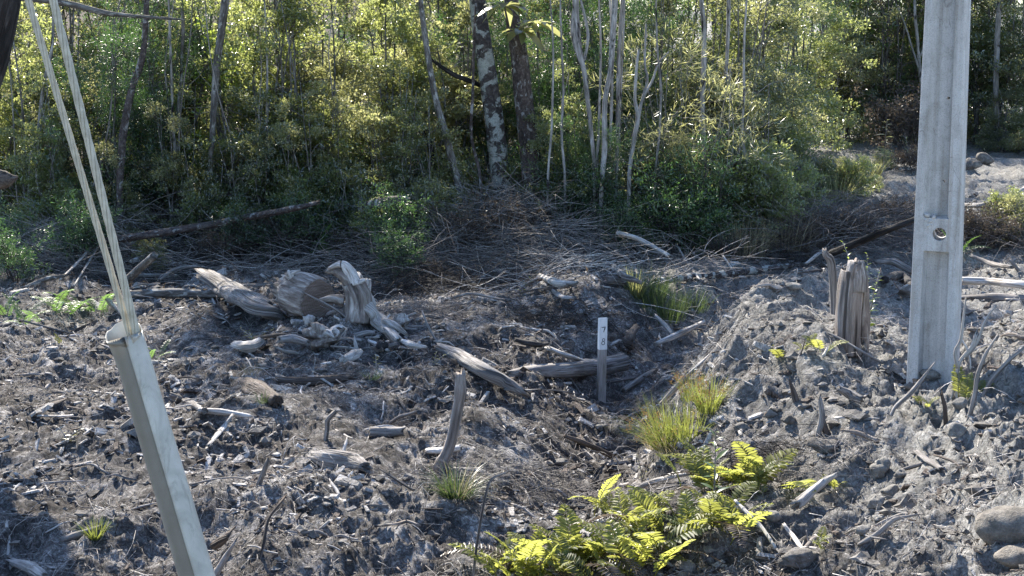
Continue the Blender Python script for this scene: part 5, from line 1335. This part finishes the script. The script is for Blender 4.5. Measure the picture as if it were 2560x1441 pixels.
fern(1610, 1330, 13, 1.0, 'upright bright fern standing behind the bottom row of ferns', spread=.08, dead=3)
fern(1720, 1335, 18, 1.05, 'wide green fern right of the bottom row with long arching fronds', spread=.12, dead=3, lm='the wide green fern')
fern(1540, 1290, 10, .85, 'small fern peeping out at the left above the bottom ferns', spread=.06, dead=2)
fern(1790, 1225, 12, .9, 'upper foreground fern under the broad leaved seedling', spread=.08, dead=2)
fern(1880, 1230, 17, 1.1, 'upper foreground fern with fronds reaching to the right', spread=.09, dead=3, lm='the upper foreground fern')
fern(1800, 1310, 9, .8, 'low fern between the wide green fern and the upper fern', spread=.08, dead=2)
fern(1960, 905, 8, .62, 'small fern on the mound left of the tall broken stump', spread=.05, lm='the small mound ferns')
fern(2040, 885, 6, .6, 'smaller fern close beside the tall broken stump', spread=.05)
fern(2420, 1000, 7, .75, 'fern behind the white forked branch at the pole foot', spread=.06, fan=(R(-10), R(110)))
fern(2310, 1020, 4, .35, 'tiny fern on the bank below the pole foot', spread=.03)
fern(2105, 1225, 4, .35, 'tiny strap leaved fern right of the bleached forked branch', spread=.03)
fern(2055, 1370, 5, .35, 'tiny fern on the bare soil at the lower right', spread=.03)
fern(165, 800, 6, .9, 'dark arching fern left of the plastic tube', FD, spread=.06, lm='the dark ferns on the left', grp='dark ferns')
fern(75, 815, 7, .6, 'upright bright tipped fern at the left edge', FD, spread=.06, grp='dark ferns')
fern(10, 800, 5, .6, 'fern cut by the left edge of the picture', FD, spread=.05, grp='dark ferns')
fern(245, 790, 6, .7, 'shadowed fern hidden behind the top of the plastic tube', FD, spread=.06, grp='dark ferns')
fern(150, 862, 2, .45, 'single small sunlit fern frond left of the plastic tube', FR, spread=.02, fan=(R(120), R(170)))
fern(380, 900, 4, .4, 'small fern just right of the plastic tube top', FD, spread=.04, grp='dark ferns')
fern(20, 590, 6, .9, 'fern reaching in at the left edge under the forest', FD, spread=.05, grp='dark ferns')
for i, (px, py, s, w) in enumerate(((960, 650, 1.0, 'largest dark fern clump behind the twisted root'), (1030, 640, .9, 'dark fern with striped fronds right of the twisted root'), (980, 600, .9, 'sunlit fern above the dark clump behind the root'), (1060, 610, .8, 'fern at the foot of the leaning slim trunk'),
                                 (900, 610, .8, 'fern left of the dark clump behind the root'), (560, 620, .8, 'fern below the tall ringed trunk'), (820, 650, .7, 'fern behind the sawn block'), (1110, 590, .8, 'fern between the slim trunk and the brushwood'), (1620, 610, .7, 'fern under the forked white stem'), (1530, 560, .8, 'fern among the thin pale stems'), (2400, 640, .6, 'fern beside the pole on the shaded bank'))):
    fern(px, py, 8, s, w, FD, spread=.08, grp='dark ferns')

# broad leaved seedling in the upper foreground fern and sapling by the stump
def leafy_stem(px, py, h, n, ll, lw, label, mat='leaf_glossy', name='seedling', lean=(0, 0), el=.5, cat='plant', base_free=.1, stems=1):
    c = gp(px, py); t = thing(name, label, cat, c)
    G = Geo(); L = ll; nn = 7; s = np.linspace(0, 1, nn); wv = lw * .5 * np.sin(np.pi * np.clip(s, .03, .98)); z = -.25 * L * s ** 2
    v = np.vstack([np.stack([s * L, wv, z + .25 * wv], 1), np.stack([s * L, 0 * s, z], 1), np.stack([s * L, -wv, z + .25 * wv], 1)]); i = np.arange(nn - 1)
    G.add(v, np.vstack([np.stack([i, i + 1, i + 1 + nn, i + nn], 1), np.stack([i + nn, i + nn + 1, i + 2 * nn + 1, i + 2 * nn], 1)]))
    lm_ = G.mesh('leaf', M[mat])
    for st in range(stems):
        lx, ly = lean[0] + (rng.normal() * .12 if stems > 1 else 0), lean[1] + (rng.normal() * .1 if stems > 1 else 0); hh = h * (1 if st == 0 else rng.uniform(.5, .9))
        G = Geo(); tube(G, [np.zeros(3), np.array([lx * .3, ly * .3, hh * .5]), np.array([lx, ly, hh])], [.005, .002], 5, 10); part('stem', G, M['twig'], t)
        for k in range(n):
            f = base_free + (1 - base_free) * k / (n - 1); p = (lx * f ** 1.3, ly * f ** 1.3, hh * f)
            link('leaf', lm_, t, loc=p, rot=(rng.normal() * .2, -el * rng.uniform(.5, 1.3) * (.6 + .6 * f), k * 2.4 + rng.random() * .4), scale=rng.uniform(.6, 1.1) * (1.1 - .5 * f))
leafy_stem(1785, 1262, .36, 16, .11, .028, 'broad leaved seedling rising out of the upper foreground fern', el=.7)
leafy_stem(2170, 835, .62, 26, .07, .022, 'slender leafy sapling standing right of the tall broken stump', el=.6, stems=3)
leafy_stem(2205, 470, .95, 16, .17, .05, 'young sapling with pale layered leaves on the far bank', 'leaf_yellow', lean=(.03, 0), el=.25, base_free=.45)
leafy_stem(2275, 420, .5, 18, .12, .025, 'thin branching sapling just left of the pole on the far bank', 'leaf_yellow', el=.9, stems=3)
leafy_stem(1605, 1210, .22, 14, .022, .012, 'tiny leaved weed stem above the middle foreground fern', 'leaf_fern', el=.4, stems=2)
leafy_stem(940, 915, .08, 8, .04, .012, 'tiny green seedling in front of the dark hollow root stump', 'leaf_fern', el=.5)
leafy_stem(632, 855, .10, 12, .05, .014, 'little bright green weed above the pale cracked knot', 'leaf_fern', el=.5, stems=3)
leafy_stem(1300, 745, .22, 9, .07, .02, 'small leaning green seedling in the middle clearing', 'leaf_fern', lean=(.14, 0), el=.5)
leafy_stem(170, 1118, .10, 10, .05, .012, 'small yellow green weed in the bright debris on the left', 'leaf_yellow', el=.5, stems=2)
leafy_stem(1085, 915, .10, 9, .04, .012, 'tiny weed left of the slanting smooth log', 'leaf_fern', el=.5, stems=2)

# ------------------------------------------------------------------ rushes and grass tufts
def tuft(px, py, n, h, spread, mat, label, name='rush_clump', lean=(0, 0), seeds=0, w=.0022, rad=.06, cat='grass', lm=None):
    c = gp(px, py); t = thing(name, label, cat, c)
    if lm: landmark(lm, c)
    G = Geo(); a = rng.random(n) * 6.283; r = rng.random(n) ** .5 * rad
    P0 = np.stack([np.cos(a) * r, np.sin(a) * r, np.full(n, -.01)], 1)
    tl = rng.random(n) ** .8 * spread
    D = norm(np.stack([np.cos(a) * tl + lean[0], np.sin(a) * tl + lean[1], np.ones(n)], 1)); L = h * rng.uniform(.45, 1.1, n)
    k = 5; s = np.linspace(0, 1, k)
    out = norm(np.stack([np.cos(a), np.sin(a), 0 * a], 1))
    C = P0[:, None] + D[:, None] * (L[:, None] * s)[..., None] + (out * (L * tl * .45)[:, None])[:, None] * (s ** 2.2)[None, :, None] - np.array([0, 0, 1.0]) * (L * tl * .35)[:, None, None] * (s ** 2.4)[None, :, None]
    S = norm(np.stack([-np.sin(a + rng.normal(size=n)), np.cos(a + rng.normal(size=n)), 0 * a], 1)); wd = w * (1 - s ** 2 * .9)
    A = C + S[:, None] * wd[None, :, None]; B = C - S[:, None] * wd[None, :, None]
    v = np.concatenate([A, B], 1).reshape(-1, 3); i = np.arange(k - 1)
    q = np.stack([i, i + 1, i + 1 + k, i + k], 1)
    G.add(v, (q[None] + (np.arange(n) * 2 * k)[:, None, None]).reshape(-1, 4))
    part('blades', G, M[mat], t, kind='stuff')
    if seeds:
        G = Geo(); idx = rng.choice(n, min(n, seeds), replace=False); per = 14
        Pt = np.repeat(C[idx, -2], per, 0) + rng.normal(size=(len(idx) * per, 3)) * .012
        leaves(G, Pt, rand_dirs(len(Pt), .5), rand_dirs(len(Pt)), rng.uniform(.006, .014, len(Pt)), rng.uniform(.004, .007, len(Pt)))
        part('seed_heads', G, M['seed'], t, kind='stuff')
tuft(1672, 1125, 520, .36, .95, 'rush', 'big yellow green rush clump with brown seed heads right below the stake', lean=(-.12, 0), seeds=90, lm='the big yellow rush clump', rad=.09)
tuft(1772, 1030, 240, .24, .55, 'rush', 'smaller yellow rush clump on the slope behind the big clump', seeds=50, rad=.08)
tuft(1735, 1000, 120, .24, .6, 'rush', 'thin rush clump with reddish seed heads between the pale plank and the slope', seeds=60, rad=.09)
tuft(1640, 1120, 90, .18, 1.0, 'straw', 'straw coloured dry grass at the left foot of the big rush clump', name='grass_tuft')
tuft(1722, 1090, 260, .26, 1.0, 'rush', 'low yellow grass at the right foot of the big rush clump', name='grass_tuft', rad=.14)
tuft(1690, 1135, 120, .22, 1.3, 'straw', 'dead straw blades in front of the big rush clump', name='grass_tuft', rad=.1, w=.0016)
tuft(1140, 1240, 260, .22, 1.1, 'rush_green', 'dark green tussock below the crooked standing root', lean=(.05, .05), rad=.07, lm='the dark green tussock')
tuft(1150, 1245, 60, .26, 1.2, 'straw', 'straw coloured blades in the dark green tussock', name='grass_tuft', lean=(.3, 0))
tuft(1620, 760, 320, .42, .5, 'rush_green', 'dark green rush clump beside the ditch behind the stake', rad=.16, lm='the dark rushes by the ditch')
tuft(1660, 800, 360, .42, .5, 'rush_green', 'lower dark green rush clump in the ditch', rad=.2)
tuft(1590, 745, 90, .36, .5, 'leaf_yellow', 'bright green grass blades at the left end of the ditch rushes', name='grass_tuft', w=.006)
tuft(1730, 780, 160, .3, .6, 'rush_green', 'right hand rush clump in the ditch', rad=.14)
tuft(240, 1352, 130, .13, .8, 'rush', 'tiny red and yellow grass tuft left of the plastic tube foot', name='grass_tuft', rad=.03, w=.002)
tuft(655, 1005, 60, .11, 1.0, 'rush_green', 'little dark grass tuft under the dark rotten chunk', name='grass_tuft', rad=.03, w=.0015)
tuft(930, 950, 60, .12, .9, 'rush_green', 'thin low grass tuft below the hollow root stump', name='grass_tuft', rad=.05, w=.0015)
tuft(630, 935, 60, .12, .9, 'straw', 'dry low grass tuft below the pale cracked knot', name='grass_tuft', rad=.06, w=.0015)
tuft(1850, 640, 260, .5, .6, 'straw', 'sunlit straw grass at the forest edge right of the bamboo', name='grass_tuft', rad=.3, w=.003)
tuft(1800, 650, 200, .45, .6, 'rush_green', 'green grass beside the sunlit straw grass', name='grass_tuft', rad=.3, w=.003)
tuft(1960, 620, 200, .5, .6, 'straw', 'thin straw grass behind the pale banded trunk', name='grass_tuft', rad=.35, w=.0025)
tuft(2090, 500, 260, .5, .5, 'leaf_yellow', 'bright green upright grass on the slope of the far bank', name='grass_tuft', rad=.25, w=.005)
tuft(2160, 440, 200, .35, .6, 'leaf_yellow', 'bright grass at the crest of the far bank', name='grass_tuft', rad=.3, w=.005)
tuft(2535, 575, 260, .45, .5, 'leaf_yellow', 'bright green grass at the right edge behind the bank', name='grass_tuft', rad=.25, w=.006)
tuft(2500, 600, 160, .4, .6, 'rush', 'yellow green grass left of the bright grass at the right edge', name='grass_tuft', rad=.2, w=.005)
tuft(460, 610, 100, .3, .9, 'rush_green', 'green grass under the long fallen trunk', name='grass_tuft', rad=.15, w=.003)
tuft(330, 905, 50, .12, .9, 'rush_green', 'little grass hidden beside the plastic tube top', name='grass_tuft', rad=.05, w=.002)

# ------------------------------------------------------------------ stones
def stone(px, py, w, asp, mat, label, h=.6, lm=None, rough=.3, sink=.5):
    c = gp(px, py); r = wpx(w * (.85 if w < 100 else 1), c); G = Geo()
    blob(G, [0, 0, r * h * (1 - sink)], r, r * asp, r * h, 14, 20, rough)
    o = link('stone', G.mesh('stone', M[mat]), None, loc=c, rot=(0, 0, rng.random() * 6 if asp == 1 else 0), label=label, cat='stone', group='stones on the bank')
    if lm: landmark(lm, c)
stone(2530, 1320, 180, .8, 'tanstone', 'largest smooth tan boulder at the right edge', .6, 'the tan boulder', .11, sink=1.05)
stone(2545, 1395, 110, .8, 'tanstone', 'second tan boulder half buried at the bottom right', .5, rough=.11, sink=1.05)
stone(2387, 1102, 62, .9, 'stone', 'round grey boulder sitting below the pole foot', .9, 'the round boulder', .15)
stone(2398, 1022, 46, .9, 'stone', 'pale rounded stone against the white forked branch', .8, rough=.15)
stone(2198, 1190, 60, .9, 'stone', 'angular grey stone in the middle of the bank', .9, 'the angular stone', .4)
stone(2192, 1266, 52, .9, 'stone', 'squared grey stone below the angular one', .9, rough=.4)
stone(2222, 1248, 56, .9, 'stone', 'grey stone leaning behind the squared one', .8, rough=.35)
stone(2253, 1196, 40, .9, 'stone', 'small dark stone right of the angular one', .7, rough=.35)
stone(2155, 1350, 48, .8, 'stone', 'rounded pale stone near the tiny fern at lower right', .6, rough=.2)
stone(2197, 1300, 46, .8, 'stone', 'flat pale slab shaped stone low on the bank', .4, rough=.3)
stone(1770, 1390, 40, .9, 'stone', 'small round stone below the wide green fern', .7, rough=.15)
stone(1712, 1430, 60, .9, 'stone', 'smooth grey stone at the bottom edge right of the ferns', .7, rough=.12)
stone(1930, 1300, 56, .8, 'stone', 'stone half hidden right of the wide green fern', .6, rough=.2)
stone(1998, 1420, 110, .7, 'clod', 'big soil lump at the bottom edge in the lower right', .45, rough=.35)
stone(1975, 1060, 50, .8, 'clod', 'crumbling soil block on the slope edge', .8, rough=.4)
stone(1850, 1075, 44, .8, 'clod', 'dark soil block left of the crumbling one', .7, rough=.4)
stone(2325, 945, 60, .7, 'stone', 'pale stone lying at the foot of the concrete pole', .5, rough=.25)
stone(2480, 1045, 30, .9, 'stone', 'small rounded stone right of the brown bare branch', .8, rough=.3)
stone(2060, 1130, 90, .6, 'clod', 'overhanging soil lip over the dark hollow', .5, rough=.4)
stone(1400, 1165, 56, .5, 'stone', 'flat pale brown stone in the ditch', .3, rough=.25)
stone(1650, 1165, 30, .9, 'stone', 'small white stone under the big rush clump', .7, rough=.3)
stone(1500, 1072, 30, .8, 'stone', 'flat grey stone in the ditch below the stake', .5, rough=.3)
stone(1570, 1078, 50, .7, 'tanstone', 'round topped brown stone left of the big rush clump', .5, rough=.2)
stone(2460, 410, 60, .8, 'clod', 'big soil lump on the far bank right of the pole', .7, rough=.3)
stone(2432, 425, 50, .8, 'clod', 'soil lump on the far bank beside the pole', .7, rough=.3)
stone(1980, 720, 50, .8, 'stone', 'dusty hump on top of the right mound', .5, rough=.3)

# ------------------------------------------------------------------ loose sticks, one by one
SV = []
spec = [('pale', .30, .014, 0), ('weathered', .42, .012, 0), ('twig', .5, .008, 1), ('pale', .16, .017, 0), ('weathered', .22, .022, 0), ('brown', .2, .02, 0), ('brown', .38, .01, 1), ('weathered', .32, .016, 1), ('pale', .24, .010, 1), ('rootwood', .26, .02, 1)]
for i in range(20):
    mat, L, r, cur = spec[i % 10]; L *= rng.uniform(.8, 1.2); G = Geo()
    c = .09 * L if cur else .025 * L; r *= .8
    P = [np.array([-L / 2, 0, 0]), np.array([-L * .17, rng.normal() * c, rng.random() * c]), np.array([L * .17, rng.normal() * c, rng.random() * c]), np.array([L / 2, 0, 0])]
    fl = .5 if i % 3 == 0 and not cur else 1.0
    tube(G, P, [r * .8, r, r * .9, r * (.25 if i % 2 else .7)], 9, 10, .14, .15, (L * .1, L * .15), fl, hollow=.3)
    if cur and i % 2:
        o = P[1]; tube(G, [o, o + np.array([L * .12, L * .12, L * .10]), o + np.array([L * .2, L * .2, L * .25])], [r * .5, r * .15], 5, 6)
    SV.append((G.mesh('stick', M[mat]), L, r, mat, cur))
def view_words(p, q, L, cur, mat, r):
    a = proj(p); b = proj(q)
    if b[0] < a[0]: a, b = b, a
    dx, dy = b[0] - a[0], a[1] - b[1]; pl = math.hypot(dx, dy)
    ang = math.degrees(math.atan2(dy, dx))
    ori = 'lying level' if abs(ang) < 12 else 'tilted up rightwards' if 12 <= ang < 60 else 'tilted up leftwards' if -60 < ang <= -12 else 'pointing away from us'
    colr = {'pale': 'bleached', 'weathered': 'grey', 'twig': 'dull grey', 'brown': 'brown', 'rootwood': 'streaky'}[mat]
    size = 'tiny' if pl < 45 else 'short' if pl < 80 else 'long' if pl > 130 else ''
    kind = ('bent ' if cur else '') + ('twig' if r * L < .0045 and r < .012 else 'stick' if r < .019 else 'chunk')
    return ' '.join(f'{size} {colr} {kind} {ori}'.split())
def scatter_sticks(n):
    k = 0
    while k < n:
        u = rng.uniform(-.37, .37); y = 6.0 * (16.8 / 6.0) ** (rng.random() ** 1.15); x = u * (y + .3)
        if x > 1.3 and rng.random() < .45: continue
        if abs(x - 0.3) < .5 and y < 8 and rng.random() < .5: continue
        me, L, r, mat, cur = SV[int(rng.integers(len(SV)))]
        sc = rng.uniform(.4, 1.05) * (1 + .25 * (y > 11))
        az = rng.normal() * .75 + (math.pi if rng.random() < .5 else 0); h = L * sc / 2
        dx, dy = math.cos(az) * h, math.sin(az) * h
        z0, z1 = hz(x - dx, y - dy), hz(x + dx, y + dy); zc = max((z0 + z1) / 2, hz(x, y)) + r * sc * .5
        pitch = -math.atan2(z1 - z0, 2 * h) + rng.normal() * .10
        if rng.random() < .07: pitch -= rng.uniform(.3, .9); zc += h * .35
        p = np.array([x, y, zc])
        vw = view_words(p - [dx, dy, 0] + [0, 0, math.tan(pitch) * h], p + [dx, dy, 0] - [0, 0, math.tan(pitch) * h], L * sc, cur, mat, r * sc)
        link('stick', me, None, loc=p, rot=(rng.random() * 6.28 if not cur else rng.normal() * .5, pitch, az), scale=sc,
             label=unique_label([vw], p), cat='stick', group='loose sticks and wood pieces on the cleared ground')
        k += 1
scatter_sticks(250)
for k_ in range(34):
    me, L, r, mat, cur = SV[[0, 3, 4, 1, 8, 10, 13, 14][k_ % 8]]
    c_ = gp(rng.normal() * 75 + 940, rng.normal() * 28 + 850); sc = rng.uniform(.5, 1.0); az = rng.random() * 6.28; pt = rng.normal() * .35
    dx, dy = math.cos(az) * L * sc / 2, math.sin(az) * L * sc / 2; p = c_ + [0, 0, abs(math.sin(pt)) * L * sc * .4 + .01]
    vw = view_words(p - [dx, dy, -math.tan(pt) * L * sc / 2], p + [dx, dy, -math.tan(pt) * L * sc / 2], L * sc, cur, mat, r * sc)
    link('stick', me, None, loc=p, rot=(rng.random() * 6.28, pt, az), scale=(sc, sc * 1.3, sc * 1.3), label=unique_label([vw], p), cat='stick', group='loose sticks and wood pieces on the cleared ground')

# ------------------------------------------------------------------ uncountable litter
def scatter_xy(n, y0=5.0, y1=19.0, pw=1.0, half=.42):
    u = rng.uniform(-half, half, n); y = y0 * (y1 / y0) ** (rng.random(n) ** pw); return u * (y + .5), y
def litter():
    G = Geo(); n = 52000; x, y = scatter_xy(n)
    dens = vnoise(x * 2.2, y * 2.2, 31) * .7 + vnoise(x * .7, y * .7, 32) * .6 - .22 * sstep(1.2, 2.2, x) * sstep(20, 8, y)
    k = dens > .48; x, y = x[k], y[k]; n = len(x)
    a = rng.random(n) * 6.283; L = np.exp(rng.normal(size=n) * .55) * .055 * (1 + .05 * (y - 6)); rr_ = .0013 * np.exp(rng.normal(size=n) * .4) * (1 + .06 * (y - 6)) * (1 + (rng.random(n) < .1) * 1.3)
    e = .02; gx = (H(x + e, y) - H(x - e, y)) / (2 * e); gy = (H(x, y + e) - H(x, y - e)) / (2 * e)
    D = np.stack([np.cos(a), np.sin(a), np.cos(a) * gx + np.sin(a) * gy + rng.normal(size=n) * .22], 1)
    z = H(x, y) + rr_ + .004 * rng.random(n)
    P = np.stack([x, y, z], 1) - norm(D) * (L * .5)[:, None]
    m = (np.arange(n) % 3)
    for j, (mt, nm, lb) in enumerate((('weathered', 'grey_twig_litter', 'fine grey twig litter strewn over the cleared ground'), ('pale', 'bleached_twig_litter', 'fine bleached twig litter strewn over the cleared ground'), ('brown', 'brown_twig_litter', 'fine brown root and twig litter strewn over the cleared ground'))):
        g2 = Geo(); s = m == j; twigs(g2, P[s], D[s], L[s], rr_[s], .28, rings=3 if j == 1 else 2); link(nm, g2.mesh(nm, M[mt]), kind='stuff', label=lb)
    # wood chips: flat flakes with thickness
    n = 20000; x, y = scatter_xy(n); k = (vnoise(x * 1.6, y * 1.6, 41) > .42) & ((x < 1.4) | (rng.random(n) < .4)); x, y = x[k], y[k]; n = len(x)
    L = np.exp(rng.normal(size=n) * .55) * .042 * (1 + .05 * (y - 6)); a = rng.random(n) * 6.283
    D = norm(np.stack([np.cos(a), np.sin(a), rng.normal(size=n) * .35], 1)); Nn = norm(rng.normal(size=(n, 3)) * .45 + [0, 0, 1.0]); S = norm(np.cross(D, Nn)); Nn = np.cross(S, D)
    c = np.stack([x, y, H(x, y) + .006], 1); w = L * rng.uniform(.18, .5, n); t = np.maximum(.002, w * .3)
    cs = []
    for sx, sy, sz in ((-1, -1, -1), (1, -.6, -1), (1, .7, -1), (-1, 1, -1), (-.9, -.8, 1), (.8, -.5, 1), (.85, .5, 1), (-.8, .9, 1)):
        cs.append(c + D * (L * .5 * sx)[:, None] + S * (w * .5 * sy)[:, None] + Nn * (t * .5 * sz)[:, None])
    v = np.stack(cs, 1).reshape(-1, 3); q = np.array([[0, 3, 2, 1], [4, 5, 6, 7], [0, 1, 5, 4], [1, 2, 6, 5], [2, 3, 7, 6], [3, 0, 4, 7]])
    for j, (mt, nm, lb) in enumerate((('pale', 'pale_wood_chips', 'pale wood chips and flakes strewn over the cleared ground'), ('brown', 'bark_flakes', 'brown bark flakes strewn over the cleared ground'))):
        s = (np.arange(n) % 5 < 3) == (j == 0); vv = v.reshape(n, 8, 3)[s].reshape(-1, 3); ns = int(s.sum())
        g2 = Geo(); g2.add(vv, (q[None] + np.arange(ns)[:, None, None] * 8).reshape(-1, 4)); link(nm, g2.mesh(nm, M[mt], False), kind='stuff', label=lb)
    # crumbs of soil
    n = 9000; x, y = scatter_xy(n); k = (vnoise(x * 3, y * 3, 51) > .40); x, y = x[k], y[k]; n = len(x)
    r = np.exp(rng.normal(size=n) * .55) * .008 * (1 + .06 * (y - 6)) * (1 + .5 * (x > 1.2))
    O = np.array([[1, 0, 0], [-1, 0, 0], [0, 1, 0], [0, -1, 0], [0, 0, 1], [0, 0, -1], [.62, .62, .5], [-.62, .62, .5], [.62, -.62, .5], [-.62, -.62, .5]])
    J = O[None] * (1 + .35 * rng.normal(size=(n, 10, 1))) * r[:, None, None] * np.array([1.2, 1, .75])
    v = (J + np.stack([x, y, H(x, y) + r * .3], 1)[:, None]).reshape(-1, 3)
    T = np.array([[4, 6, 8], [4, 7, 6], [4, 9, 7], [4, 8, 9], [6, 0, 8], [6, 2, 0], [7, 2, 6], [7, 1, 2], [9, 1, 7], [9, 3, 1], [8, 3, 9], [8, 0, 3], [0, 2, 5], [2, 1, 5], [1, 3, 5], [3, 0, 5]])
    g2 = Geo(); g2.add(v, None, (T[None] + np.arange(n)[:, None, None] * 10).reshape(-1, 3)); link('soil_crumbs', g2.mesh('soil_crumbs', M['clod'], False), kind='stuff', label='crumbs and small clods of grey soil over the whole cleared ground')
    # leaf litter below the trees
    n = 12000; u = rng.uniform(-.42, .42, n); y = rng.uniform(13.5, 22, n); x = u * y; k = (x < 4) & (vnoise(x * 1.5, y * 1.5, 61) > .4) & ((y > 15) | (rng.random(n) < .4)); x, y = x[k], y[k]; n = len(x)
    g2 = Geo(); leaves(g2, np.stack([x, y, H(x, y) + .01 + .04 * rng.random(n)], 1), rand_dirs(n), rand_dirs(n, .8), rng.uniform(.03, .07, n), rng.uniform(.02, .035, n), .3)
    link('leaf_litter', g2.mesh('leaf_litter', M['leaf_dead'], False), kind='stuff', label='dead brown leaf litter under the forest edge')
litter()
def fine_roots():
    n = 5200; x, y = scatter_xy(n, 5.5, 17); k = vnoise(x * 1.9, y * 1.9, 71) > .44; x, y = x[k], y[k]; n = len(x); a = rng.random(n) * 6.283
    D = np.stack([np.cos(a), np.sin(a), rng.normal(size=n) * .18 + .04], 1); L = rng.uniform(.08, .34, n) * (1 + .04 * (y - 6))
    z = H(x, y) + .006
    for j, (mt, nm, lb) in enumerate((('twig', 'grey_rootlets', 'thin curling grey rootlets matted over the cleared ground'), ('pale', 'pale_rootlets', 'thin curling pale rootlets matted over the cleared ground'))):
        s = np.arange(n) % 3 == 0 if j else np.arange(n) % 3 > 0
        g2 = Geo(); twigs(g2, np.stack([x, y, z], 1)[s] - norm(D[s]) * (L[s] * .5)[:, None], D[s], L[s], (.0018 * (1 + .06 * (y[s] - 6))) * rng.uniform(.7, 1.5, s.sum()), .5, rings=5)
        link(nm, g2.mesh(nm, M[mt]), kind='stuff', label=lb)
fine_roots()
